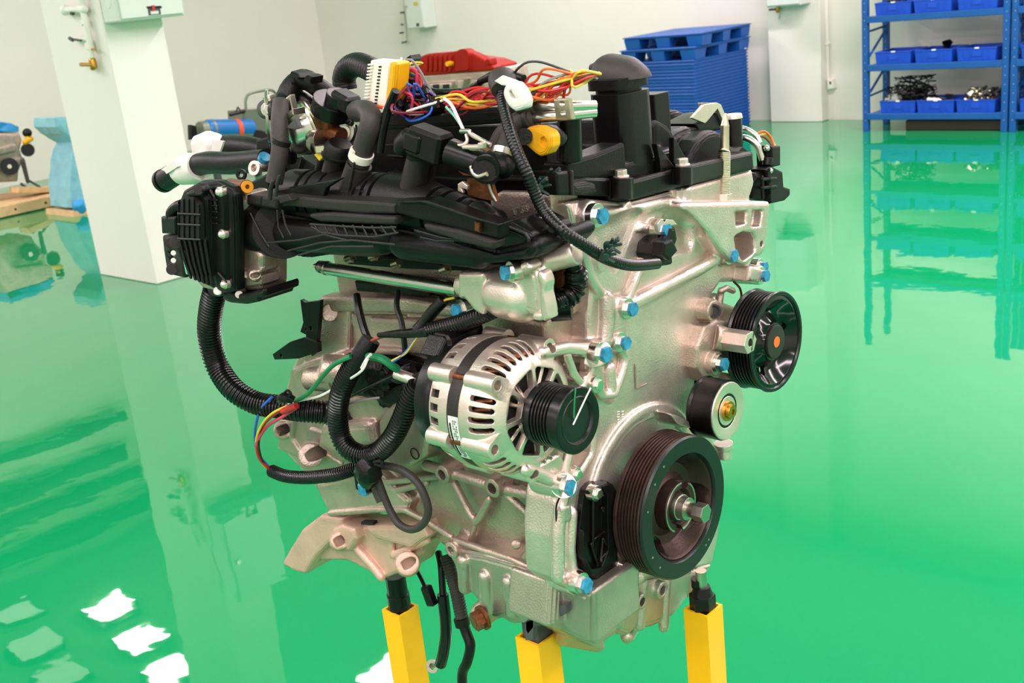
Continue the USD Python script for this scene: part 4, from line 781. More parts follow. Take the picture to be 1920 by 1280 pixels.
for v in (401, 421, 448): part(tb, 'grid_bar', U(*ribY(YT-.0075, .0011, (334, v-1), (375, v+1))), 'grey_plastic')
for i in range(5): part(tb, 'cover_rib', U(*ribY(YT+.003, .001, (386, 374+i*11), (407, 375+i*11))), 'black_satin')
part(tb, 'cover_rib', U(*ribY(YT+.005, .0016, (388, 348), (402, 368), (406, 392))), 'grey_plastic'); part(tb, 'cover_rib', U(*ribY(YT+.003, .0012, (391, 450), (394, 500), (396, 530))), 'grey_plastic'); part(tb, 'cover_rib', U(*ribY(YT+.004, .0012, (410, 512), (424, 528))), 'grey_plastic')
for u, v in ((411, 360), (416, 439), (420, 533)):
    p = at(u, v, Y=YT+.005); part(tb, 'cover_screw', U(cyl(p + EY*.01, p, .0056, .005), ball(p, .0042, 16)), 'bright_cast', 'pale screw')
part(tb, 'cover_screw', cyl(at(372, 357, Y=YT-.007), at(372, 357, Y=YT), .0045), 'grey_plastic')
part(tb, 'cover_screw', cyl(at(408, 545, Y=YT+.01), at(408, 548, Y=YT+.02), .0045), 'machined')
part(tb, 'connector', U(slabY([(301, 406), (329, 406), (330, 440), (303, 438)], YT+.004, YT+.03, .002, .001)), 'black_satin', 'black plug on the throttle motor')
part(tb, 'connector_boot', tube(mY((322, 410, YT+.01), (322, 398, YT+.01), (332, 388, YT+.012), (342, 384, YT+.014)), .0062, 14), 'tape_black')
cn = [slabY([(303, 441), (340, 440), (344, 450), (338, 470), (345, 500), (346, 522), (322, 516), (312, 508), (306, 470)], YT+.006, YT+.03, .003, .003)]
cn = U(cn, cyl(at(322, 505, Y=YT+.002), at(322, 505, Y=YT+.01), .006), cyl(at(330, 455, Y=YT), at(330, 455, Y=YT+.01), .007), cyl(at(318, 455, Y=YT+.002), at(318, 455, Y=YT+.01), .005)) - U(cyl(at(325, 474, Y=YT-.01), at(325, 474, Y=YT+.02), .0028), cyl(at(325, 488, Y=YT-.01), at(325, 488, Y=YT+.02), .0028), slabY([(333, 470), (345, 472), (345, 484), (334, 484)], YT-.01, YT+.02))
part(tb, 'cable_bracket', cn, 'grey_plastic', 'dark grey bracket with holes')
part(tb, 'paint_stripe', U(*ribY(YT+.006, .0016, (344, 472), (347, 492), (351, 512))), 'wire_mint', 'mint green paint stripe')
hs = [slabY([(426, 354), (440, 356), (447, 372), (443, 400), (444, 470), (452, 550), (438, 552), (380, 540), (345, 500), (335, 400), (380, 345)], YT+.022, YT+.029, .002, .002), slabY([(440, 362), (452, 366), (458, 380), (460, 458), (482, 468), (490, 480), (490, 544), (446, 546), (442, 420)], YT+.029, YT+.062, .004, .003),
      cyl(at(448, 520, Y=YT+.02), at(448, 520, Y=YT+.03), .006), cyl(at(478, 516, Y=YT+.022), at(478, 516, Y=YT+.035), .006), cyl(at(460, 515, Y=YT+.024), at(460, 515, Y=YT+.035), .004), slabY([(444, 505), (484, 505), (488, 535), (446, 542)], YT+.025, YT+.05, .003)]
part(tb, 'housing', cast(U(hs), .004, 4, drill=[holeY(478, 516, YT+.022, .003)]), 'cast_block', 'grey-brown cast housing')
part(tb, 'base_cap', U(slabY([(417, 546), (452, 552), (470, 549), (490, 544), (493, 540), (496, 548), (495, 556), (486, 560), (484, 566), (460, 571), (430, 568), (416, 562)], YT+.016, YT+.060, .003, .002)), 'black_satin', 'black lower cap')
part(tb, 'cap_screw', cyl(at(448, 552, Y=YT+.017), at(448, 553, Y=YT+.03), .004), 'brushed_steel')
bq = at(462, 350, Y=-.20)
part(tb, 'bushing', U(cyl(at(432, 345, Y=-.19), at(462, 350, Y=-.205), .0062), cyl(at(455, 349, Y=-.2), at(463, 350, Y=-.206), .007)), 'copper', 'pinkish bushing')
part(tb, 'bushing_eye', latheP([(0, .0062), (.002, .0062), (.002, .0024), (0, .0024)], at(463, 350, Y=-.2065), at(463, 350, Y=-.206) - at(432, 345, Y=-.19), 24), 'amber_plastic', 'amber eye of the bushing')
part(tb, 'orange_seal', U(*ribY(-.195, .0025, (447, 385), (454, 390), (452, 400))), 'wire_orange')
part(tb, 'inlet_elbow', U(hull(cyl(at(492, 420, Y=-.19), at(492, 420, Y=-.13), .030), cyl(at(530, 430, Y=-.185), at(530, 430, Y=-.12), .030))), 'black_plastic')
# band clamps and linkage near the elbow
part(tb, 'band', U(slabY([(462, 366), (490, 368), (490, 386), (463, 384)], -.206, -.15, .002), slabY([(490, 368), (520, 374), (518, 392), (490, 387)], -.207, -.15, .002)), 'grey_plastic')
part(tb, 'lever', U(*ribY(-.21, .0022, (506, 372), (508, 352), (512, 340)), *ribY(-.21, .0016, (518, 366), (520, 345), (524, 330)), slabY([(522, 372), (538, 364), (548, 376), (524, 382)], -.208, -.2, .001)), 'grey_plastic')
# ------------------------------------------------------------------ top left: vacuum pump, hoses, brackets; coolant outlet
YP = -.13
part(engine, 'hose', tube(mY((500, 205, YP-.01), (522, 205, YP-.03), (533, 190, YP-.02), (545, 165, YP-.01), (562, 150, YP), (580, 152, YP), (605, 170, YP+.01), (640, 195, YP+.03)), .0105, 20), 'black_rubber', 'black bent hose over the pump')
part(engine, 'hose', tube(mY((527, 190, YP-.04), (524, 225, YP-.05), (526, 262, YP-.055), (522, 300, YP-.06), (514, 342, YP-.065)), .0085, 20), 'grey_rubber', 'dark grey hose hanging from the bracket')
part(engine, 'hose_ring', tube(mY((528, 262, YP-.055), (526, 270, YP-.056)), .0096, 20, smooth=0), 'black_rubber')
part(engine, 'hose', tube(mY((545, 200, YP-.02), (546, 240, YP-.03), (545, 300, YP-.02)), .0065, 16), 'black_rubber')
part(engine, 'hose', tube(mY((553, 178, YP), (575, 192, YP), (590, 202, YP+.01)), .008, 16), 'black_rubber')
part(engine, 'hose_tab', slabY([(540, 148), (544, 134), (556, 138), (562, 146)], YP-.02, YP, .002), 'black_rubber'); part(engine, 'hose_tab', slabY([(568, 146), (574, 141), (584, 145), (582, 158), (570, 154)], YP-.015, YP, .002), 'black_rubber')
part(engine, 'ribbed_hose', conduit(mY((648, 168, -.02), (645, 148, -.02), (652, 130, -.02), (670, 121, -.02), (692, 128, -.025), (716, 146, -.03)), .0135, .0046, 20, .02), 'black_rubber', 'black ribbed hose loop')
dsc = latheP([(0, .0285), (.003, .0285), (.003, .0), (0, .0)], at(506, 220, Y=YP-.02), (-.62, -.78, .1), 48)
part(engine, 'bracket_disc', dsc - cyl(at(506, 205, Y=YP-.02) - np.array([-.62, -.78, .1])*.05, at(506, 205, Y=YP-.02) + np.array([-.62, -.78, .1])*.05, .008), 'brushed_steel', 'steel disc bracket seen at an angle')
part(engine, 'disc_gusset', U(slabY([(516, 200), (542, 178), (548, 206), (520, 236)], YP-.035, YP-.028, .001), slabY([(520, 222), (548, 204), (550, 216), (522, 240)], YP-.045, YP-.03, .001), slabY([(490, 182), (500, 178), (508, 196), (498, 200)], YP-.03, YP-.02, .002)), 'brushed_steel')
part(engine, 'disc_bolt', U(cyl(at(503, 205, Y=YP-.032), at(503, 205, Y=YP), .0075), hexa(at(503, 205, Y=YP-.038), at(503, 205, Y=YP), .005)), 'machined')
part(engine, 'bracket_plate', slabY([(535, 240), (552, 222), (560, 240), (553, 243)], YP-.05, YP-.045, .001), 'dark_steel')
pa, pb = at(556, 246, Y=YP-.02), at(585, 234, Y=YP-.005); pd = (pb-pa)/np.linalg.norm(pb-pa)
vp = group_part(engine, 'vacuum_pump', 'bright steel pump body with a flanged neck')
part(vp, 'pump_body', latheP([(-.014, .0), (-.014, .016), (-.008, .023), (.004, .027), (.012, .0275), (.012, 0)], pa, pd, 40), 'machined')
part(vp, 'neck_flange', latheP([(.012, .026), (.015, .027), (.0165, .026), (.018, .027), (.021, .026), (.021, 0), (.012, 0)], pa, pd, 40), 'zinc_yellow')
part(vp, 'neck', tube(mY((590, 230, YP-.01), (612, 243, YP-.01), (640, 256, YP-.01)), .0085, 20), 'copper', 'coppery metal neck')
part(vp, 'union', tube(mY((598, 270, YP-.02), (588, 262, YP-.02), (604, 262, YP-.02)), .011, 18), 'brushed_steel')
part(vp, 'base_plate', slabY([(556, 278), (575, 262), (586, 282), (566, 290)], YP-.01, YP, .002), 'machined')
part(vp, 'hex_nut', hexa(at(604, 272, Y=YP-.03), at(606, 284, Y=YP-.03), .009), 'zinc_yellow')
part(vp, 'green_clip', slabY([(588, 290), (602, 280), (608, 292), (598, 302)], YP-.035, YP-.03, .001), 'wire_yellow', 'yellow-green clip')
aa, ab = at(612, 226, Y=YP-.01), at(642, 190, Y=YP-.01); ad = np.array([.12, -.1, .98]); 
sv = group_part(engine, 'control_valve', 'black round solenoid valve on a coppery body')
part(sv, 'valve_body', cyl(at(612, 228, Y=YP-.01), at(622, 198, Y=YP-.01), .0135, .0155), 'copper')
part(sv, 'solenoid', cyl(at(620, 212, Y=YP-.01), at(626, 188, Y=YP-.01), .0205, .0205), 'black_satin')
part(sv, 'solenoid_cap', U(cyl(at(634, 196, Y=YP-.01), at(638, 176, Y=YP-.01), .0135), obox(at(648, 190, Y=YP-.01), np.array([.92, 0, -.38]), EY, np.array([.38, 0, .92]), .026, .02, .018, .003)), 'black_satin')
hk = at(646, 246, Y=YP)
part(engine, 'hook_ring', U(latheP([(0, .0135), (.004, .0135), (.004, .009), (0, .009)], hk, (.3, -.9, .2), 32), slabY([(640, 236), (664, 234), (662, 262), (648, 272)], YP+.006, YP+.010, .001)), 'brushed_steel')
part(engine, 'bolt_head', U(cyl(at(644, 248, Y=YP-.004), at(644, 248, Y=YP+.006), .007), ball(at(642, 247, Y=YP-.005), .004)), 'machined')
part(engine, 'bracket_arm', tube(mY((660, 232, YP), (648, 225, YP), (644, 205, YP)), .003, 8), 'brushed_steel')
part(engine, 'backing_bracket', U(slabY([(512, 300), (535, 292), (565, 296), (600, 318), (590, 345), (555, 345), (520, 352)], -.12, -.09, .002), slabY([(462, 345), (500, 325), (510, 372), (470, 368)], -.14, -.1, .002), slabY([(560, 250), (600, 290), (640, 300), (700, 330), (700, 250), (660, 240)], -.075, -.05), slabY([(480, 262), (520, 252), (520, 290), (480, 300)], -.06, -.03, .002)), 'black_plastic')
part(engine, 'bracket_rim', U(*ribY(-.122, .0014, (534, 345), (536, 300), (542, 293), (566, 295))), 'grey_plastic'); part(engine, 'bracket_rim', U(*ribY(-.122, .0014, (554, 345), (566, 298))), 'grey_plastic')
fc = part(engine, 'fuel_coupling', U(bar(at(480, 318, Y=-.16), at(505, 303, Y=-.16), .0055, .004), latheP([(0, .008), (.005, .008), (.005, .004), (0, .004)], at(482, 316, Y=-.165), (.2, -.9, .3), 24)), 'bright_cast', 'bright quick coupling')
part(fc, 'cap', cyl(at(494, 300, Y=-.165), at(497, 293, Y=-.165), .0065), 'blue_paint', 'light blue cap')
part(engine, 'eyelet', latheP([(0, .006), (.003, .006), (.003, .003), (0, .003)], at(454, 327, Y=-.17), (.4, -.9, .1), 20), 'black_rubber')
# big taped hoses leaving to the left
lh = group_part(engine, 'intake_hose', 'black intake hose whose open end is wrapped in white tape')
part(lh, 'hose_body', tube(mY((500, 300, -.07), (470, 303, -.07), (430, 306, -.07), (390, 305, -.07), (362, 312, -.07), (336, 322, -.07), (312, 336, -.07)), (.0135, .0135, .0138, .0142, .014, .0145, .0152), 26), 'black_rubber')
part(lh, 'hose_mouth', latheP([(0, .0156), (.006, .0156), (.006, .012), (0, .012)], at(309, 337.5, Y=-.07), at(309, 338, Y=-.07) - at(320, 331, Y=-.07), 30), 'black_rubber')
part(lh, 'tape_wrap', noise_push(tube(mY((374, 312, -.07), (358, 316, -.07), (340, 321, -.07)), (.0175, .0205, .0178), 30), .0012, 90), 'white_tape', 'white paper tape')
part(lh, 'tape_flap', noise_push(slabY([(302, 318), (326, 300), (334, 312), (312, 326), (308, 320)], -.092, -.089, 0), .001, 60), 'white_tape', 'loose corner of white tape')
lh2 = group_part(engine, 'vent_hose', 'second black hose with a white taped end')
part(lh2, 'hose_body', tube(mY((510, 288, -.02), (480, 279, -.02), (440, 275, -.02), (410, 276, -.02), (385, 284, -.02)), (.0125, .0145, .0148, .0148, .013), 24), 'black_rubber')
part(lh2, 'tape_wrap', noise_push(hull(*[ball(at(u, v, Y=-.03), .012, 16) for u, v in ((376, 268), (390, 262), (404, 266), (376, 284), (398, 286))]).refine_to_length(.004), .0016, 70), 'white_tape', 'white taped end')
part(lh2, 'tape_flap', noise_push(slabY([(398, 262), (419, 265), (410, 290), (396, 284)], -.045, -.042, 0), .0008, 60), 'white_tape')
# black steel bracket on the rear of the block
bkt = [slabY([(563, 562), (572, 567), (600, 563), (598, 598), (594, 640), (596, 660), (585, 668), (576, 640), (568, 600)], -.135, -.13), slabY([(596, 642), (597, 660), (560, 672), (515, 674), (511, 664), (536, 646), (545, 640), (570, 632)], -.137, -.132), slabY([(577, 600), (584, 632), (563, 622), (570, 600)], -.134, -.131)]
bk = U(bkt) - U(*[holeY(u, v, -.137, r, .02) for u, v, r in ((527, 667, .0026), (570, 618, .0022), (580, 616, .0028))])
part(engine, 'steel_bracket', bk, 'black_satin', 'black steel bracket with slotted arm')

# ---- coolant outlet casting and its metal tube
YO = -.165
oc = [hull(ball(at(950, 548, Y=YO+.02), .024, 28), ball(at(980, 553, Y=YO+.02), .0245, 28)), cyl(at(868, 532, Y=YO+.02), at(955, 548, Y=YO+.02), .013, .018), slabY([(858, 511), (906, 511), (909, 560), (905, 592), (893, 588), (870, 560), (858, 562)], YO, YO+.03, .003, .003),
      slabY([(935, 508), (948, 500), (985, 490), (1006, 504), (1014, 520), (1018, 560), (1020, 592), (1010, 598), (985, 590), (960, 575)], YO+.004, YO+.02, .008, .004), slabY([(1008, 506), (1018, 515), (1023, 530), (1021, 548), (1026, 570), (1030, 598), (1018, 604), (1012, 585), (1011, 555), (1013, 535), (1005, 520)], YO-.006, YO+.006, .002, .002),
      cyl(at(995, 497, Y=YO+.02), at(1082, 474, Y=YO+.03), .0105), slabY([(952, 500), (965, 500), (985, 490), (995, 505), (970, 520), (955, 515)], YO-.006, YO+.01, .003, .002), slabY([(998, 588), (1015, 588), (1015, 602), (998, 600)], YO-.004, YO+.01, .002)]
ou = part(engine, 'coolant_outlet', cast(U(oc), .0035, 6), 'bright_cast', 'pale cast coolant outlet')
flange_bolt(engine, at(961, 509, Y=YO-.007), np.array([-.35, -.93, .05]), .0062, .009, 'machined', 'blue_paint')
flange_bolt(engine, at(868, 580, Y=YO+.02), np.array([-.2, -.97, .05]), .0068, .009, 'machined', 'blue_paint')
part(engine, 'outlet_gasket', U(hull(ball(at(1012, 500, Y=YO+.05), .006), ball(at(1066, 480, Y=YO+.05), .006), ball(at(1060, 530, Y=YO+.05), .006), ball(at(1025, 530, Y=YO+.05), .006))), 'copper', 'tan metal behind the outlet')
ct = part(engine, 'coolant_tube', tube(mY((612, 503, -.15), (700, 517, -.15), (860, 543, -.15)), .0068, 18), 'machined', 'long bright metal tube under the manifold')
part(ct, 'tube_tip', U(tube(mY((590, 498, -.15), (597, 499, -.15), (613, 503, -.15)), (.0022, .0048, .005), 16), tube(mY((600, 500, -.15), (603, 500.5, -.15)), .0068, 16, smooth=0), tube(mY((610, 502, -.15), (614, 502.7, -.15)), .0076, 16, smooth=0)), 'brushed_steel')
# ------------------------------------------------------------------ wiring draped over the engine
wh_ = thing('wiring_harness', 'loose wiring harness with a white and yellow connector lying over the top of the engine', 'wiring harness')
YC = -.145
cb_ = group_part(wh_, 'connector', 'white and yellow multi-pin connector block')
part(cb_, 'white_body', slabY([(694, 113), (731, 116), (724, 201), (685, 197)], YC, YC+.016, .002, .001), 'white_plastic', 'white body')
part(cb_, 'yellow_cover', slabY([(730, 116), (743, 119), (741, 150), (737, 184), (728, 204), (720, 202)], YC-.003, YC+.014, .003, .002), 'yellow_plastic', 'yellow cover')
part(cb_, 'orange_seal', slabY([(706, 197), (728, 202), (726, 207), (704, 203)], YC-.002, YC+.014, .001), 'wire_orange')
for i in range(12):
    v = 121 + i*6.2
    part(cb_, 'comb_tooth', obox(at(695.5-i*.75, v, Y=YC-.001), EX, EY, EZ, .0055, .004, .0016, .0004), 'white_plastic')
    part(cb_, 'pin_slot', obox(at(713-i*.75, v+4, Y=YC-.0002), EX, EY, EZ, .0034, .002, .0013, .0003), 'dark_void')
def wires(parent, n, ctrl, spread, cols, r=.0012, seed=0, name='wire'):
    """n wires that follow the control points (u, v, y) with their own wander"""
    g = np.random.default_rng(seed)
    base = np.array([at(u, v, Y=y) for u, v, y in ctrl])
    for i in range(n):
        off = g.normal(size=base.shape)*np.asarray(spread)[:, None]
        part(parent, name, tube(base + off, r*g.uniform(.85, 1.15), 7, .004), 'wire_' + cols[i % len(cols)])
wires(wh_, 16, ((747, 148, -.128), (768, 166, -.125), (790, 183, -.12), (815, 196, -.12)), (.007, .010, .008, .004), ['red', 'maroon', 'violet', 'black', 'pink', 'blue', 'red', 'black', 'grey'], seed=3)
wires(wh_, 15, ((746, 180, -.125), (757, 198, -.13), (775, 190, -.13), (800, 200, -.12), (830, 195, -.12)), (.005, .010, .010, .008, .003), ['violet', 'maroon', 'red', 'black', 'blue', 'pink', 'black', 'violet', 'white'], seed=4)
wires(wh_, 18, ((825, 196, -.12), (860, 190, -.115), (900, 184, -.11), (945, 176, -.11), (960, 172, -.11)), (.003, .005, .005, .005, .004), ['red', 'pink', 'maroon', 'red', 'orange', 'yellow', 'pink', 'red', 'maroon', 'yellow', 'orange', 'red'], seed=5)
wires(wh_, 18, ((950, 172, -.11), (990, 166, -.105), (1030, 158, -.10), (1080, 147, -.09), (1120, 139, -.07)), (.004, .008, .008, .005, .002), ['red', 'orange', 'red', 'yellow', 'orange', 'brown', 'red', 'grey', 'orange', 'black', 'red', 'yellow'], seed=6)
wires(wh_, 3, ((905, 185, -.11), (930, 168, -.11), (945, 158, -.11)), (.002, .003, .002), ['red', 'pink', 'maroon'], seed=8)
wires(wh_, 2, ((1000, 190, -.11), (1016, 172, -.11), (1035, 160, -.10)), (.001, .002, .001), ['orange', 'red'], seed=18)
part(wh_, 'wire', tube(mY((832, 184, -.13), (846, 196, -.13), (858, 220, -.135), (870, 246, -.14)), .0016, 8), 'wire_white'); part(wh_, 'wire', tube(mY((836, 200, -.13), (850, 215, -.13), (862, 232, -.135), (871, 246, -.14)), .0012, 8), 'wire_mint')
part(wh_, 'wire', tube(mY((720, 203, -.15), (730, 210, -.15), (745, 208, -.14), (755, 196, -.135)), .0016, 8), 'wire_white')
part(wh_, 'tape_wrap', noise_push(tube(mY((752, 140, -.10), (772, 152, -.11), (790, 170, -.115), (800, 186, -.12)), (.005, .0075, .009, .007), 14), .0012, 120), 'tape_black', 'black tape around the wires')
part(wh_, 'tape_wrap', noise_push(tube(mY((796, 205, -.125), (815, 198, -.12), (834, 192, -.12)), (.008, .0095, .007), 14), .0012, 120), 'tape_black')
part(wh_, 'tape_wrap', noise_push(tube(mY((900, 152, -.10), (925, 142, -.10), (945, 136, -.10), (965, 143, -.10), (982, 148, -.10)), (.003, .0042, .0048, .0045, .004), 12), .0008, 120), 'tape_black')
part(wh_, 'tape_wrap', noise_push(tube(mY((800, 171, -.09), (830, 175, -.09), (870, 171, -.09), (900, 155, -.1)), (.004, .0045, .0035, .003), 12), .0008, 120), 'tape_black')
for i, (u, v, y) in enumerate(((752, 175, -.125), (770, 205, -.13), (748, 195, -.135))):
    part(wh_, 'small_plug', obox(at(u, v, Y=y), np.array([.9, 0, .3]), EY, np.array([-.3, 0, .9]), .016, .012, .012, .002), 'tape_black')
part(wh_, 'branch', tube(mY((742, 170, -.155), (728, 205, -.155), (718, 245, -.158), (712, 285, -.16)), .0042, 10), 'tape_black')
wires(wh_, 6, ((765, 110, -.02), (758, 122, -.03), (768, 135, -.04), (752, 148, -.05), (742, 158, -.1)), (.004, .006, .007, .006, .004), ['brown', 'black', 'grey', 'yellow', 'white', 'black'], seed=12)
part(wh_, 'small_plug', slabY([(760, 110), (768, 104), (772, 112), (765, 118)], -.02, -.005, .001), 'tape_black')
# main conduit from the tag down across the front cover
part(wh_, 'conduit', conduit(mY((944, 158, -.125), (942, 180, -.13), (947, 210, -.14), (958, 250, -.15), (972, 290, -.155), (988, 325, -.155), (1003, 362, -.15)) + mX((1020, 395, -.02), (1055, 432, .0), (1100, 462, .01), (1140, 486, .012), (1185, 497, .008), (1232, 494, -.01)), .0054, .003, 14, .07), 'conduit_black', 'black corrugated conduit running down to the cover')
part(wh_, 'conduit', conduit(mX((1040, 425, -.01), (1058, 450, -.012), (1072, 480, -.014), (1080, 520, -.016), (1076, 545, -.018), (1062, 557, -.02), (1045, 565, -.025)), .0072, .0036, 14, .1), 'conduit_black')
part(wh_, 'conduit', conduit(mX((1079, 505, -.014), (1081, 530, -.016), (1074, 548, -.018), (1060, 560, -.02)), .0105, .0052, 16, .16), 'conduit_black', 'ribbed rubber elbow')
part(wh_, 'sensor_boot', U(cyl(at(1072, 565, X=-.035), at(1034, 566, X=-.05), .017, .018), cyl(at(1036, 566, X=-.05), at(1028, 566, X=-.05), .015)), 'black_satin', 'black round boot behind the coolant outlet')
ring = slabY([(944, 160), (956, 154), (966, 156), (978, 172), (985, 190), (984, 204), (962, 210), (948, 196), (940, 176)], -.158, -.147, .003, .004) - slabY([(950, 172), (954, 170), (963, 184), (962, 187), (954, 184)], -.16, -.14, 0, .001)
part(wh_, 'foam_tag', cast(ring, .003, 3), 'white_tape', 'white foam tag with a triangular hole')
part(wh_, 'tag_wrap', tube(mY((941, 146, -.12), (943, 158, -.125), (943, 170, -.13)), (.012, .0125, .010), 18), 'grey_rubber')
part(wh_, 'tag_patch', slabY([(926, 152), (940, 142), (968, 152), (960, 162), (940, 160)], -.138, -.135, .001), 'label_paper')
def clip(parent, u, v, x, s=1.0, mat='green_plastic'):
    p = at(u, v, X=x); ms = [obox(p, EX, EY, EZ, .016*s, .012*s, .014*s, .002)]
    for d in ((.9, .3, .6), (.7, -.3, .8), (.9, .9, .1), (.8, .8, .9), (.9, .2, -.5)):
        d = np.array(d)/np.linalg.norm(d); ms.append(bar(p, p + d*.017*s, .0022*s, n=8))
    return part(parent, 'cable_clip', U(ms), mat, 'green cable clip')
clip(wh_, 1006, 352, -.04, .7); clip(wh_, 1026, 338, -.045, .85); clip(wh_, 1132, 480, .018, .6); clip(wh_, 1142, 462, .016, .62)
bp_ = part(wh_, 'plug', U(slabX([(1043, 322), (1072, 320), (1074, 366), (1046, 366)], -.03, -.06, .002, .001)), 'black_satin', 'square black plug on the cover')
part(wh_, 'plug_rim', slabX([(1071, 319), (1076, 320), (1078, 366), (1073, 366)], -.028, -.06, .001), 'grey_plastic')
part(wh_, 'plug_lead', U(slabX([(1075, 344), (1105, 340), (1118, 344), (1122, 362), (1100, 366), (1076, 364)], -.04, -.06, .004, .002)), 'grey_plastic')

for k_, pts_ in enumerate((((1416, 252, -.09), (1432, 246, -.085), (1446, 258, -.08), (1452, 276, -.075)), ((1418, 256, -.09), (1436, 252, -.085), (1449, 266, -.08), (1455, 278, -.075)), ((1414, 260, -.09), (1430, 256, -.085), (1444, 268, -.08), (1450, 280, -.075)))):
    part(wh_, 'wire', tube(mX(*pts_), .0013, 7), ('wire_orange', 'wire_yellow', 'wire_brown')[k_])
# ---- lower harness: fat conduit from the throttle, loop by the starter
lw = thing('starter_harness', 'fat corrugated conduit and coloured wires looping beside the starter and alternator', 'wiring harness')
part(lw, 'conduit', conduit(mY((404, 542, -.20), (396, 575, -.20), (392, 615, -.20), (397, 655, -.20), (412, 695, -.20), (440, 732, -.20), (480, 755, -.19), (520, 762, -.18), (560, 768, -.17), (600, 772, -.155), (640, 776, -.135), (690, 776, -.115)), .0135, .0042, 18, .11), 'conduit_black', 'fat black corrugated conduit')
part(lw, 'conduit', conduit(mY((508, 882, -.17), (535, 892, -.17), (575, 895, -.17), (625, 890, -.17), (660, 880, -.165), (690, 868, -.16)), .0078, .0038, 14, .17), 'conduit_black')
part(lw, 'conduit', conduit(mY((672, 672, -.17), (654, 700, -.175), (639, 735, -.18), (633, 775, -.18), (638, 815, -.18), (655, 842, -.18), (684, 853, -.175), (712, 845, -.17), (736, 820, -.168), (752, 790, -.165), (768, 750, -.16), (785, 722, -.155)), .0112, .0036, 18, .1), 'conduit_black', 'loop of corrugated conduit')
part(lw, 'tape_wrap', noise_push(tube(mY((696, 636, -.16), (686, 652, -.165), (674, 672, -.17), (664, 690, -.172)), (.010, .0105, .0105, .0112), 16), .0006, 150), 'tape_black')
part(lw, 'cable', tube(mY((776, 735, -.156), (795, 705, -.156), (815, 680, -.155), (828, 655, -.15)), .0062, 12), 'tape_black')
part(lw, 'tape_wrap', noise_push(tube(mY((682, 866, -.178), (692, 880, -.178), (688, 905, -.175)), (.012, .014, .009), 14), .002, 120), 'tape_black', 'clump of tape')
part(lw, 'tie_loop', tube(mY((702, 866, -.18), (715, 864, -.18), (716, 872, -.18), (704, 870, -.18)), .0022, 8), 'tape_black')
part(lw, 'blue_plug', obox(at(684, 915, Y=-.17), EX, EY, EZ, .012, .012, .014, .002), 'blue_paint')
part(lw, 'plug_shell', obox(at(686, 898, Y=-.165), EX, EY, EZ, .022, .018, .026, .003), 'tape_black')
part(lw, 'conduit', conduit(mY((932, 578, -.15), (900, 592, -.155), (860, 606, -.16), (805, 620, -.165)), .0082, .0032, 14), 'conduit_black', 'slim corrugated conduit above the alternator')
part(lw, 'tape_wrap', noise_push(tube(mY((808, 619, -.165), (775, 624, -.165), (740, 626, -.165), (710, 628, -.165)), (.0062, .005, .004, .0025), 12), .0005, 150), 'tape_black')
part(lw, 'cable', tube(mY((832, 562, -.15), (815, 580, -.155), (795, 605, -.16), (782, 620, -.165)), .006, 12), 'tape_black')
part(lw, 'wire', tube(mY((828, 568, -.15), (836, 562, -.15), (852, 558, -.148)), .0013, 7), 'wire_yellow')
for pts_, r_, c_ in ((((738, 626, -.165), (715, 632, -.165), (695, 640, -.165), (676, 652, -.165)), .0014, 'brown'), (((730, 628, -.165), (705, 634, -.165), (688, 644, -.165)), .0012, 'pink'), (((785, 622, -.165), (772, 645, -.165), (755, 665, -.165), (735, 680, -.165)), .0013, 'blue'), (((790, 622, -.165), (775, 642, -.165), (760, 662, -.165), (732, 678, -.165)), .0013, 'yellow'),
                     (((668, 553, -.13), (674, 585, -.14), (682, 615, -.145), (692, 640, -.15)), .0042, 'black'), (((746, 545, -.13), (744, 575, -.14), (752, 600, -.145), (756, 625, -.15), (760, 660, -.15)), .0030, 'black'),
                     (((553, 752, -.185), (580, 735, -.185), (605, 705, -.185), (628, 682, -.185), (658, 668, -.18)), .0026, 'green'), (((690, 668, -.17), (715, 672, -.17), (735, 685, -.165), (745, 692, -.16)), .0042, 'green'), (((678, 690, -.18), (686, 675, -.18), (695, 664, -.18)), .0016, 'white'), (((690, 672, -.18), (682, 690, -.185), (672, 700, -.185), (658, 709, -.18)), .0014, 'white'),
                     (((632, 725, -.18), (600, 742, -.18), (565, 750, -.18), (540, 757, -.18)), .0015, 'white'), (((712, 745, -.15), (680, 750, -.16), (640, 760, -.17)), .0014, 'grey'), (((745, 700, -.15), (700, 722, -.16), (655, 745, -.16)), .0013, 'black'), (((720, 690, -.15), (745, 715, -.15), (790, 700, -.15)), .0025, 'black'),
                     (((553, 762, -.185), (520, 773, -.19), (495, 795, -.19), (482, 825, -.19), (486, 858, -.185), (510, 884, -.17)), .0019, 'red'), (((556, 765, -.18), (528, 782, -.19), (500, 800, -.19), (484, 828, -.19), (489, 860, -.18), (512, 886, -.17)), .0019, 'pink'), (((510, 744, -.19), (490, 765, -.195), (481, 790, -.195), (478, 818, -.19), (484, 850, -.185), (508, 880, -.17)), .0016, 'blue'), (((540, 760, -.19), (510, 775, -.195), (490, 798, -.195), (480, 830, -.19), (490, 866, -.18), (512, 884, -.17)), .0014, 'yellow'), (((548, 758, -.19), (516, 770, -.19), (492, 800, -.19), (485, 835, -.19), (494, 868, -.18), (511, 885, -.17)), .0014, 'black')):
    part(lw, 'wire', tube(mY(*pts_), r_, 8), 'wire_' + c_)
part(lw, 'wire_splice', tube(mY((530, 771, -.192), (545, 764, -.192), (556, 760, -.19)), .0036, 10), 'wire_red', 'red heat-shrink splice')
part(lw, 'splice_tape', noise_push(tube(mY((524, 750, -.2), (535, 745, -.2), (550, 750, -.195)), (.004, .0065, .004), 12), .0015, 140), 'tape_black')
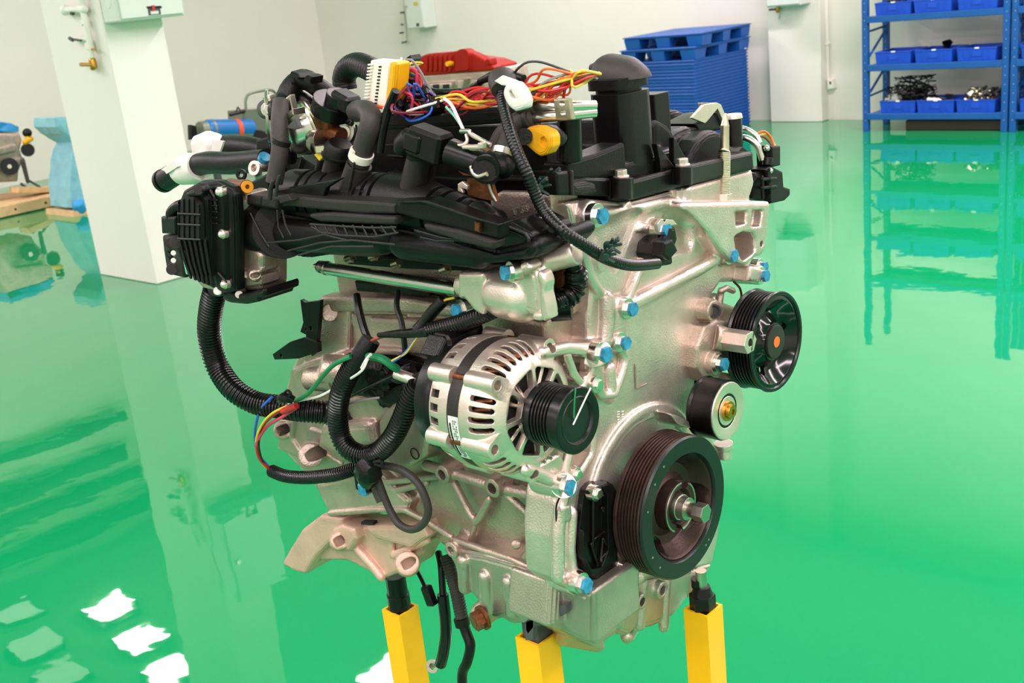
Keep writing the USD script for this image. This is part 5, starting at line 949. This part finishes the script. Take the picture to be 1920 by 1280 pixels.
part(lw, 'tie_loop', tube(mY((530, 742, -.2), (538, 732, -.2), (545, 738, -.2), (538, 748, -.2)), .0016, 8), 'tape_black')
part(lw, 'connector_cluster', noise_push(U(obox(at(705, 702, Y=-.145), EX, EY, EZ, .05, .02, .03, .005), obox(at(690, 720, Y=-.14), EX, EY, EZ, .06, .02, .025, .005), obox(at(745, 735, Y=-.135), np.array([.9, 0, .4]), EY, np.array([-.4, 0, .9]), .06, .02, .02, .004), cyl(at(720, 712, Y=-.15), at(775, 690, Y=-.14), .006)).refine_to_length(.005), .002, 90), 'tape_black', 'jumble of black plugs behind the loop')
part(lw, 'connector_bracket', noise_push(slabY([(636, 730), (655, 690), (690, 660), (745, 672), (800, 688), (800, 752), (740, 762), (660, 756)], -.122, -.105, .004, .004).refine_to_length(.006), .003, 60), 'tape_black', 'black bracket and plugs at the back')
part(lw, 'silver_stub', tube(mY((742, 700, -.155), (775, 712, -.15), (790, 722, -.145)), .006, 12), 'bright_cast')
part(lw, 'loop_cable', tube(mY((706, 872, -.165), (735, 875, -.165), (762, 886, -.165), (785, 908, -.165), (800, 940, -.165), (802, 965, -.165), (790, 985, -.165), (770, 992, -.165), (748, 982, -.165), (732, 958, -.165), (718, 925, -.165), (706, 892, -.165)), .0042, 12), 'grey_rubber', 'grey loop of cable under the starter')
part(lw, 'loop_stem', tube(mY((706, 895, -.165), (704, 915, -.165), (714, 940, -.165)), .0048, 10), 'grey_rubber')
# ---- cables that hang below the pan
for nm, lb, segs in (('sensor_lead', 'short thin black lead with a square plug hanging beside the left yellow post', [('lead', tube(mY((768, 1040, -.06), (778, 1062, -.07), (790, 1085, -.075), (797, 1100, -.08)), .0026, 10), 'tape_black'), ('plug', obox(at(805, 1116, Y=-.08), np.array([.93, 0, .3]), EY, np.array([-.3, 0, .93]), .013, .011, .026, .002), 'tape_black')]),
                     ('battery_cable', 'straight black cable with a pale ring terminal hanging under the pan', [('lead', tube(mY((822, 1035, -.05), (827, 1060, -.06), (829, 1090, -.065), (831, 1120, -.07)), .0042, 12), 'tape_black'), ('sleeve', tube(mY((830, 1114, -.07), (834, 1150, -.072), (836, 1190, -.074), (831, 1225, -.076), (826, 1245, -.076)), .0072, 14), 'conduit_black'), ('ring_terminal', U(latheP([(0, .0085), (.003, .0085), (.003, .004), (0, .004)], at(812, 1248, Y=-.078), (.3, -.9, .3), 20), bar(at(812, 1246, Y=-.076), at(824, 1242, Y=-.076), .004)), 'brushed_steel')]),
                     ('ground_cable', 'grey corrugated cable that turns black below, hanging right of the straight black cable', [('conduit', conduit(mY((836, 1040, -.06), (846, 1075, -.065), (856, 1110, -.07), (866, 1158, -.075)), .0082, .0034, 14, .1), 'grey_rubber'), ('lead', tube(mY((864, 1156, -.075), (874, 1185, -.076), (882, 1210, -.078), (876, 1240, -.08), (867, 1262, -.08), (868, 1300, -.08)), .0062, 12), 'tape_black'), ('collar', tube(mY((864, 1158, -.075), (868, 1172, -.075)), .0092, 12, smooth=0), 'tape_black')])):
    t_ = thing(nm, lb, 'cable')
    for n_, m_, mt_ in segs: part(t_, n_, m_, mt_)
# ---- the stand: three yellow square posts on a floor frame
st = thing('engine_stand', 'engine stand with three yellow square steel posts', 'engine stand')
def yellow_post(u, v, half, du, zt=None, yy=None):
    p = at(u, v, Y=yy); return p
TOPS = [(750, 1138, -.06, 'L'), (1007, 1188, -.105, 'M'), (1318, 1137, .06, 'R')]
for u, v, y, k in TOPS:
    p = at(u, v, Y=y); s_ = .0165 if k != 'R' else .0155
    c_ = CS.square((2*s_, 2*s_), True) - CS.square((2*s_-.006, 2*s_-.006), True)
    post = c_.extrude(p[2]-.05).translate((p[0], p[1], .05))
    part(st, 'post', post, 'yellow_paint', 'yellow square post')
    if k == 'M': part(st, 'insert', U(box(p[0]-.011, p[0]+.012, p[1]-.011, p[1]+.012, p[2]-.05, p[2]+.018, .001), slabY([(983, 1166), (1000, 1160), (1000, 1200), (985, 1200)], -.135, -.13, .0005)), 'dark_steel', 'dark steel insert')
    if k == 'L': part(st, 'insert', U(cyl([p[0], p[1], p[2]-.05], [p[0], p[1], p[2]+.02], .0145), cyl([p[0], p[1], p[2]+.019], [p[0], p[1], p[2]+.046], .013)), 'black_satin', 'black threaded insert')
    if k == 'R': part(st, 'insert', U(hexa([p[0], p[1], p[2]-.05], [p[0], p[1], p[2]+.016], .0145), cyl([p[0], p[1], p[2]+.014], [p[0], p[1], p[2]+.026], .0125, .009), cyl([p[0]-.004, p[1], p[2]+.024], [p[0]-.004, p[1], p[2]+.034], .008)), 'black_satin', 'black hexagon adapter')
    if k == 'R': part(st, 'pin', cyl([p[0], p[1], p[2]+.02], [p[0], p[1], p[2]+.045], .0062), 'brushed_steel')
    part(st, 'foot', box(p[0]-.05, p[0]+.05, p[1]-.05, p[1]+.05, 0, .05, .006), 'yellow_paint')
P_ = [at(u, v, Y=y) for u, v, y, k in TOPS]
for a, b in ((0, 1), (1, 2), (2, 0)):
    a_, b_ = P_[a]*[1, 1, 0] + [0, 0, .075], P_[b]*[1, 1, 0] + [0, 0, .075]
    d = (b_-a_)/np.linalg.norm(b_-a_); part(st, 'base_bar', obox((a_+b_)/2, d, np.cross(EZ, d), EZ, np.linalg.norm(b_-a_)-.03, .03, .03, .002), 'yellow_paint')
# ------------------------------------------------------------------ blue racks and their bins
def make_rack(x0, x1, label, levels, posts):
    t = thing('storage_rack', label, 'storage rack', group=None)
    YF, YR = 8.71, 9.12
    def upright(x, y):
        m = [box(x-.026, x+.026, y-.0, y+.05, 0, 2.0, .003)]
        hl = [cyl((x, y-.01, z), (x, y+.004, z), .005, n=10) for z in np.arange(.10, 1.9, .072)]
        p = part(t, 'post', U(m) - U(hl), 'rack_blue'); part(t, 'post_hole', join([cyl((x, y+.0035, z), (x, y+.006, z), .005, n=8) for z in np.arange(.10, 1.9, .072)]), 'box_paint').SetCustomDataByKey('kind', 'stuff')
    for x in posts:
        upright(x, YF); upright(x, YR)
        for z in (.30, .86, 1.4): part(t, 'brace', bar((x, YF+.04, z), (x, YR, z+.02), .010, n=8), 'rack_blue')
        part(t, 'brace', bar((x, YF+.04, .30), (x, YR, .52), .012, n=8), 'rack_blue'); part(t, 'brace', bar((x, YF+.04, .62), (x, YR, .84), .012, n=8), 'rack_blue')
    for z in levels:
        part(t, 'front_beam', box(x0, x1, YF-.012, YF+.03, z, z+.055, .004), 'rack_blue'); part(t, 'rear_beam', box(x0, x1, YR+.01, YR+.045, z, z+.055, .004), 'rack_blue')
        part(t, 'shelf_board', box(x0, x1, YF+.03, YR+.01, z+.035, z+.05, .002), 'rack_blue')
    return t
LV = (.105, .528, .940, 1.36)
make_rack(-3.93, -2.77, 'blue steel shelf rack whose left end stands free beside the socket', LV, (-3.952, -2.748))
make_rack(-2.66, -1.5, 'second blue steel shelf rack cut off by the right edge of the picture', LV, (-2.68, -1.48))
part(None, 'plank', box(-3.62, -2.80, 8.80, 9.15, 0, .085, .004), 'dark_wood' if 'dark_wood' in MATS else 'wire_mess')
tag(stage.GetPrimAtPath('/World/plank'), 'dark flat board lying on the floor under the left rack', 'board')
proto_bin = None
def storage_bin(x, y, z, label, group, w=.325, d=.36, h=.105):
    global proto_bin
    if proto_bin is None:
        t = thing('storage_bin', label, 'storage bin', (x, y, z), 0, group); proto_bin = t
        o_, i_ = box(-w/2, w/2, 0, d, 0, h, .004), box(-w/2+.008, w/2-.008, .008, d-.008, .006, h+.1)
        base = hull(box(-w/2+.010, w/2-.010, .010, d-.01, 0, .01), box(-w/2+.004, w/2-.004, .004, d-.004, h-.02, h))
        inn = hull(box(-w/2+.018, w/2-.018, .018, d-.018, .008, .01), box(-w/2+.012, w/2-.012, .012, d-.012, h+.01, h+.02))
        part(t, 'tub', base - inn, 'bin_blue')
        part(t, 'rim', box(-w/2, w/2, 0, d, h-.012, h, .002) - box(-w/2+.013, w/2-.013, .013, d-.013, 0, h+.1), 'bin_blue')
        for s in (-1, 1):
            part(t, 'rib', box(s*w*.30-.004, s*w*.30+.004, .002, .012, .02, h-.015, .001), 'bin_blue'); part(t, 'rib', box(s*w*.16-.003, s*w*.16+.003, .002, .012, .02, h-.015, .001), 'bin_blue')
        part(t, 'label_holder', box(-.035, .035, .002, .010, .035, h-.028, .001), 'bin_blue')
        part(t, 'label_clip', box(-.014, .022, -.001, .008, h-.008, h+.003, .001), 'label_paper', 'white clip on the rim')
        return t
    return dup(proto_bin, (x, y, z), 0, label, group)
ROWN = ('bottom', 'middle', 'upper')
for r_, (z, xs) in enumerate(((.1615, (-3.66, -3.325, -2.985)), (.5845, (-3.70, -3.345, -2.985)), (.9965, (-3.70, -3.355, -2.985)))):
    for k, x in enumerate(xs):
        what = [['blue bin overfilled with black wire mesh', 'blue bin holding dark parts and a rag', 'blue bin heaped with metal scraps'], ['empty-looking blue bin by the left post', 'blue bin with a black block behind it', 'plain blue bin by the right post'], ['blue bin with dark bits at the left', 'blue bin in the centre', 'taller-looking blue bin at the right post']][r_][k]
        storage_bin(x, 8.715, z, '%s, on the %s shelf of the left rack' % (what, ROWN[r_]), None)
for r_, z in enumerate((.1615, .5845, .9965)):
    storage_bin(-2.47, 8.715, z, 'blue bin by the right picture edge on the %s shelf of the right rack' % ROWN[r_], None)
# what lies in the bins
def scrap(name, label, cat, boxlo, boxhi, n, r, mat, seed, rough=1.0):
    g = np.random.default_rng(seed); lo, hi = np.array(boxlo), np.array(boxhi); ms = []
    for i in range(n):
        p = lo + (hi-lo)*g.random(3); q = p + g.normal(size=3)*(hi-lo)*.35*rough; q = np.clip(q, lo, hi); m_ = (p+q)/2 + g.normal(size=3)*(hi-lo)*.08
        ms.append(tube([p, np.clip(m_, lo, hi), q], r*g.uniform(.6, 1.3), 6, .012, 4))
    p_ = part(None, name, join(ms), mat); tag(p_, label, cat, None, 'stuff'); return p_
scrap('wire_scrap', 'black wire mesh scrap standing high out of the bottom left bin', 'wire scrap', (-3.80, 8.76, .185), (-3.42, 9.0, .37), 130, .0048, 'tape_black', 3, 1.5)
scrap('wire_scrap', 'loop of black wire above the mesh scrap in the bottom left bin', 'wire scrap', (-3.72, 8.80, .33), (-3.40, 8.92, .46), 60, .0048, 'tape_black', 5, 1.6)
part(None, 'plastic_bag', noise_push(hull(ball((-3.78, 8.84, .25), .05), ball((-3.72, 8.84, .30), .05), ball((-3.74, 8.84, .21), .06)).refine_to_length(.012), .02, 30), 'film_grey' if 'film_grey' in MATS else 'label_paper'); tag(stage.GetPrimAtPath('/World/plastic_bag'), 'crumpled clear plastic bag at the left of the bottom left bin', 'plastic bag')
scrap('dark_parts', 'dark flat parts lying in the middle bottom bin', 'metal parts', (-3.46, 8.76, .19), (-3.20, 9.0, .275), 30, .012, 'wire_mess', 7)
part(None, 'rag', noise_push(hull(ball((-3.40, 8.76, .262), .02), ball((-3.33, 8.77, .262), .018), ball((-3.30, 8.77, .258), .012)).refine_to_length(.008), .012, 60), 'white_tape'); tag(stage.GetPrimAtPath('/World/rag'), 'white rag on the front edge of the middle bottom bin', 'rag')
def lumps(name, label, cat, lo, hi, n, r, mat, seed):
    g = np.random.default_rng(seed); lo, hi = np.array(lo), np.array(hi)
    ms = [noise_push(hull(*[ball(c + g.normal(size=3)*r*.6, r*g.uniform(.4, .8), 8) for _ in range(3)]), r*.3, 60, i) for i in range(n) for c in [lo + (hi-lo)*g.random(3)]]
    tag(part(None, name, join(ms), mat), label, cat, None, 'stuff')
lumps('metal_scrap', 'pale metal scraps heaped in the bottom right bin', 'metal parts', (-3.10, 8.77, .22), (-2.90, 8.95, .335), 34, .022, 'zinc_yellow', 11)
lumps('metal_scrap', 'dark metal scraps among the pale ones in the bottom right bin', 'metal parts', (-3.10, 8.79, .22), (-2.84, 8.98, .335), 34, .02, 'wire_mess', 12)
lumps('small_block', 'small black block on the back edge of the middle bin of the middle shelf', 'part', (-3.37, 9.0, .69), (-3.32, 9.03, .71), 5, .026, 'tape_black', 13)
lumps('dark_bits', 'dark bits in the upper left bin', 'metal parts', (-3.78, 8.78, 1.06), (-3.66, 8.9, 1.11), 10, .018, 'tape_black', 14)
# ------------------------------------------------------------------ blue plastic pallets
PX0, PX1, PY0, PY1 = -6.25, -5.40, 8.21, 9.18
ORD = 'first second third fourth fifth sixth seventh eighth ninth tenth eleventh twelfth thirteenth fourteenth fifteenth sixteenth seventeenth eighteenth nineteenth twentieth twenty-first twenty-second twenty-third lowest'.split()
nest = thing('plastic_pallet', 'blue nested plastic pallet at the very bottom of the tall stack', 'pallet', ((PX0+PX1)/2, (PY0+PY1)/2, 0), 0, 'nested blue pallets of the stack')
hx, hy = (PX1-PX0)/2, (PY1-PY0)/2
part(nest, 'lip', box(-hx, hx, -hy, hy, .016, .031, .004), 'pallet_blue'); part(nest, 'skirt', box(-hx+.012, hx-.012, -hy+.012, hy-.012, 0, .018), 'pallet_blue')
for i in range(1, 24):
    g_ = np.random.default_rng(i); dup(nest, ((PX0+PX1)/2 + g_.normal()*.0012, (PY0+PY1)/2 + g_.normal()*.0012, i*.0308), 0, 'blue nested plastic pallet, %s edge from the top of the tall stack' % ORD[23-i])
def pallet(label, x, y, z, rz):
    t = thing('plastic_pallet', label, 'pallet', (x, y, z), rz, None)
    hx, hy, H = .43, .485, .118
    part(t, 'deck', box(-hx, hx, -hy, hy, H-.026, H, .004), 'pallet_blue')
    part(t, 'deck_lip', box(-hx-.012, hx+.012, -hy-.012, hy+.012, H-.012, H-.002, .003), 'pallet_blue')
    for i in (-1, 0, 1):
        for j in (-1, 0, 1):
            w, d = (.085, .095) if i and j else (.075, .075)
            part(t, 'foot', hull(box(i*(hx-w)-w, i*(hx-w)+w, j*(hy-d)-d, j*(hy-d)+d, H-.03, H-.026), box(i*(hx-w)-w*.86, i*(hx-w)+w*.86, j*(hy-d)-d*.86, j*(hy-d)+d*.86, 0, .002)), 'pallet_blue')
    return t
pallet('blue plastic pallet standing upright on the nested stack, under the top one', (PX0+PX1)/2+.01, (PY0+PY1)/2+.01, .742, 0)
pallet('topmost blue plastic pallet with a pale deck edge against the white wall', (PX0+PX1)/2+.03, (PY0+PY1)/2+.03, .862, 4)
tagp = part(None, 'paper_tag', box(PX1-.02, PX1+.005, PY1-.07, PY1-.03, .742, .752), 'white_tape'); tag(tagp, 'white paper tag at the right edge of the pallet stack', 'paper tag')
# ------------------------------------------------------------------ red engine behind ours
re = thing('red_engine', 'distant engine with a red valve cover showing behind the wiring', 'engine')
YR_ = 2.5
part(re, 'valve_cover', cast(U(slabY([(768, 142), (770, 118), (785, 107), (800, 101), (828, 99), (850, 97), (860, 94), (868, 92), (876, 97), (890, 103), (905, 112), (918, 120), (925, 127), (924, 132), (900, 134), (850, 137), (810, 141)], YR_, YR_+.05, .006, .006), slabY([(770, 142), (775, 128), (800, 116), (850, 112), (890, 118), (920, 130), (900, 134), (810, 141)], YR_+.01, YR_+.2, .01, .006), slabY([(855, 96), (862, 92), (872, 92), (878, 100), (878, 132), (852, 134)], YR_-.012, YR_+.03, .003), slabY([(908, 112), (916, 110), (918, 122), (910, 122)], YR_-.01, YR_+.04, .003), *[slabY([(795+i*9, 104), (801+i*9, 103), (801+i*9, 134), (795+i*9, 135)], YR_-.01, YR_+.02, .004) for i in range(6)]), .012, 3), 'red_paint', 'red valve cover')
part(re, 'filler_cap', cyl(at(838, 120, Y=YR_-.03), at(838, 120, Y=YR_-.03) + [0, .04, 0], .010, .011), 'yellow_plastic', 'yellow filler cap')
part(re, 'head', cast(U(slabY([(770, 141), (925, 130), (930, 160), (925, 172), (780, 176)], YR_+.01, YR_+.22, .01, .006), slabY([(786, 158), (845, 154), (846, 166), (788, 170)], YR_-.02, YR_+.05, .005), *[slabY([(u, 150), (u+14, 149), (u+10, 172), (u+4, 172)], YR_-.03, YR_+.05, .006) for u in (855, 880, 905)]), .012, 3), 'cast_block', 'grey cylinder head')
for u in (792, 811, 830): part(re, 'exhaust_port', slabY([(u, 159), (u+11, 158), (u+11, 166), (u, 167)], YR_-.024, YR_-.015, 0, .004), 'dark_void')
part(re, 'block', box(-3.05, -2.55, YR_+.02, YR_+.20, .72, 1.18, .02), 'cast_block')
part(re, 'solenoid', U(slabY([(758, 118), (768, 112), (770, 140), (760, 138)], YR_, YR_+.06, .004), slabY([(761, 108), (772, 104), (774, 110), (765, 114)], YR_, YR_+.04, .003)), 'tape_black')
for x in (-3.0, -2.6):
    for y in (YR_+.04, YR_+.18): part(re, 'stand_leg', box(x-.02, x+.02, y-.02, y+.02, 0, .74, .003), 'yellow_paint')
# ------------------------------------------------------------------ far left: engine on a wooden pallet, wrapped engine, welding cart
wp_ = thing('wooden_pallet', 'pale wooden pallet on the floor at the left edge', 'pallet')
XP = -10.06
for i in range(5): part(wp_, 'deck_board', box(XP-.02-.2*i-.17, XP-.02-.2*i, 2.7, 4.17, .088, .112, .003), 'pine_wood')
for z in (0, ): 
    for i in range(3): part(wp_, 'runner', box(XP-.05-.44*i-.09, XP-.05-.44*i, 2.7, 4.18, 0, .088, .004), 'pine_wood')
part(wp_, 'end_board', box(XP-.012, XP+.006, 2.7, 4.185, .012, .11, .003), 'pine_wood')
for y in (2.9, 3.3, 3.65, 3.95): part(wp_, 'knot', cyl((XP+.005, y, .06), (XP+.0075, y, .06), .012, n=12), 'copper')
ws = thing('wood_block', 'short pale timber block lying on the wooden pallet under the blue-covered engine', 'timber')
part(ws, 'timber', slabX([(36, 351), (70, 350), (80, 352), (108, 349), (109, 359), (90, 361), (36, 362)], -10.25, -10.45, .006), 'pine_wood')
be = thing('background_engine', 'distant engine with a blue covered top standing on the wooden pallet', 'engine')
XB = -10.4
part(be, 'body', cast(U(slabX([(-60, 250), (36, 248), (42, 262), (38, 280), (44, 300), (36, 320), (34, 340), (-60, 346)], XB, XB-.5, .02, .01), slabX([(-20, 282), (30, 270), (34, 282), (-20, 296)], XB+.04, XB, .01), slabX([(20, 300), (40, 295), (42, 308), (26, 312)], XB+.05, XB, .01)), .02, 4), 'cast_block', 'grey engine body')
part(be, 'top_cover', noise_push(slabX([(-60, 232), (4, 229), (22, 231), (36, 238), (37, 247), (-60, 250)], XB+.01, XB-.5, .012).refine_to_length(.03), .015, 18), 'bundle_blue', 'blue crumpled cover')
part(be, 'pulley', cyl(at(52, 281, X=XB+.02), at(52, 281, X=XB-.06), .064), 'pulley_black'); part(be, 'pulley', cyl(at(18, 312, X=XB+.08), at(18, 312, X=XB-.02), .082), 'pulley_black'); part(be, 'pulley_hub', cyl(at(18, 312, X=XB+.09), at(18, 312, X=XB), .02), 'machined')
part(be, 'fan_cap', U(ball(at(52, 262, X=XB+.02), .035, 16), ball(at(47, 266, X=XB+.03), .028, 16), ball(at(58, 260, X=XB), .026, 16)), 'yellow_plastic', 'yellow cap'); part(be, 'solenoid', ball(at(51, 249, X=XB), .045, 16), 'tape_black')
part(be, 'strut', U(bar(at(42, 300, X=XB+.05), at(52, 340, X=XB+.05), .025, .02, 8), bar(at(50, 336, X=XB+.05), at(74, 350, X=XB+.1), .012, n=8), bar(at(40, 345, X=XB+.02), at(50, 352, X=XB+.05), .014, n=8)), 'dark_steel')
we = thing('wrapped_engine', 'engine wrapped in light blue plastic film, mostly hidden behind the nearest pillar', 'wrapped engine')
XWp = -9.25
part(we, 'film', noise_push(slabX([(105, 220), (126, 219), (150, 224), (205, 232), (205, 392), (150, 392), (138, 390), (134, 350), (138, 300), (142, 286), (150, 268), (132, 258), (118, 250), (107, 238)], XWp, XWp-.45, .03, .01).refine_to_length(.04), .012, 12), 'film_blue', 'translucent light blue film')
part(we, 'bundle', noise_push(hull(ball(at(146, 386, X=XWp+.03), .05), ball(at(158, 383, X=XWp+.03), .05), ball(at(150, 392, X=XWp+.02), .05)).refine_to_length(.02), .02, 20), 'bundle_blue', 'knotted blue bundle')
part(we, 'wood_base', slabX([(138, 396), (205, 390), (205, 412), (139, 416)], XWp+.05, XWp-.5, .01), 'pine_wood', 'wooden base')
wc = thing('gas_cart', 'cart with a blue gas cylinder lying across it and an orange strap', 'cart')
XG = -9.2
def gx(u, v, x=XG): return at(u, v, X=x)
c0, c1 = gx(392, 244), gx(470, 243)
part(wc, 'cylinder', U(cyl(c0, c1, .105, n=32), ball(c0, .105, 32)), 'cylinder_blue', 'blue gas cylinder')
part(wc, 'cylinder_end', cyl(gx(374, 244.5), gx(398, 244), .085, .109), 'frame_grey', 'grey rounded end of the cylinder')
part(wc, 'net_band', cyl(c0 + [.0, .02, -.03], c1 + [0, 0, -.03], .098, n=32), 'copper' if False else 'frame_grey')
part(wc, 'strap', cyl(gx(438, 244), gx(446, 244), .112, n=32), 'strap_orange', 'orange strap')
part(wc, 'tank_shell', U(slabX([(456, 207), (506, 203), (508, 248), (470, 252), (458, 240)], XG-.02, XG-.3, .02)), 'frame_grey', 'grey-green machine case')
part(wc, 'handle', tube([gx(461, 206), gx(461, 186), gx(470, 175), gx(500, 169), (gx(514, 172)), gx(520, 190), gx(522, 230)], .014, 10, smooth=6), 'frame_grey', 'bent grey tube handle')
part(wc, 'lever', U(bar(gx(432, 215), gx(458, 208), .018, n=8), bar(gx(440, 214), gx(446, 201), .008, n=8), bar(gx(446, 201), gx(455, 212), .008, n=8)), 'tape_black')
part(wc, 'left_post', slabX([(359, 234), (368, 236), (372, 262), (360, 262)], XG+.02, XG-.05, .004), 'tape_black')
part(wc, 'wheel', cyl(gx(484, 268, XG+.12), gx(484, 268, XG+.05), .13, n=28), 'black_rubber'); part(wc, 'frame_bar', box(XG-.1, XG+.1, c0[1]-.1, c1[1]+.2, .30, .36, .01), 'dark_steel')
for y in (c0[1], c1[1]): part(wc, 'leg', box(XG-.03, XG+.03, y-.03, y+.03, 0, .45, .004), 'dark_steel')
# ------------------------------------------------------------------ square lamps on the ceiling that the floor mirrors, dark ducts along the left wall
for k, (x, y) in enumerate(((-10.53, 3.84), (-9.65, 3.72), (-8.83, 3.57), (-6.95, 4.74), (-10.51, 2.95), (-9.74, 2.85), (-11.5, 3.2))):
    t = thing('ceiling_lamp', ['square lamp over the gas cart, first of the bright row', 'square lamp over the gas cart, second of the bright row', 'square lamp over the gas cart, last of the bright row', 'square lamp alone between the pillars', 'dim square lamp over the wrapped engine', 'dim square lamp right of the wrapped engine', 'dim square lamp over the wooden pallet'][k], 'ceiling lamp')
    s_ = .235
    part(t, 'frame', box(x-s_, x+s_, y-s_, y+s_, 4.50, 4.60, .01), 'dark_steel'); part(t, 'diffuser', box(x-s_+.02, x+s_-.02, y-s_+.02, y+s_-.02, 4.488, 4.502, .004), 'lamp_diffuser' if k < 4 else 'lamp_dim')
for k, (z, r_, y1) in enumerate(((4.25, .12, 5.55), (3.85, .09, 5.35), (3.5, .10, 5.2), (3.05, .07, 5.3))):
    d_ = part(None, 'air_duct', cyl((-12.24, .2, z), (-12.24, y1, z), r_, n=20), 'dark_steel'); tag(d_, ['thick dark duct just under the ceiling on the left wall', 'dark duct second from the ceiling on the left wall', 'dark duct third from the ceiling on the left wall', 'thin lowest dark duct on the left wall'][k], 'duct')
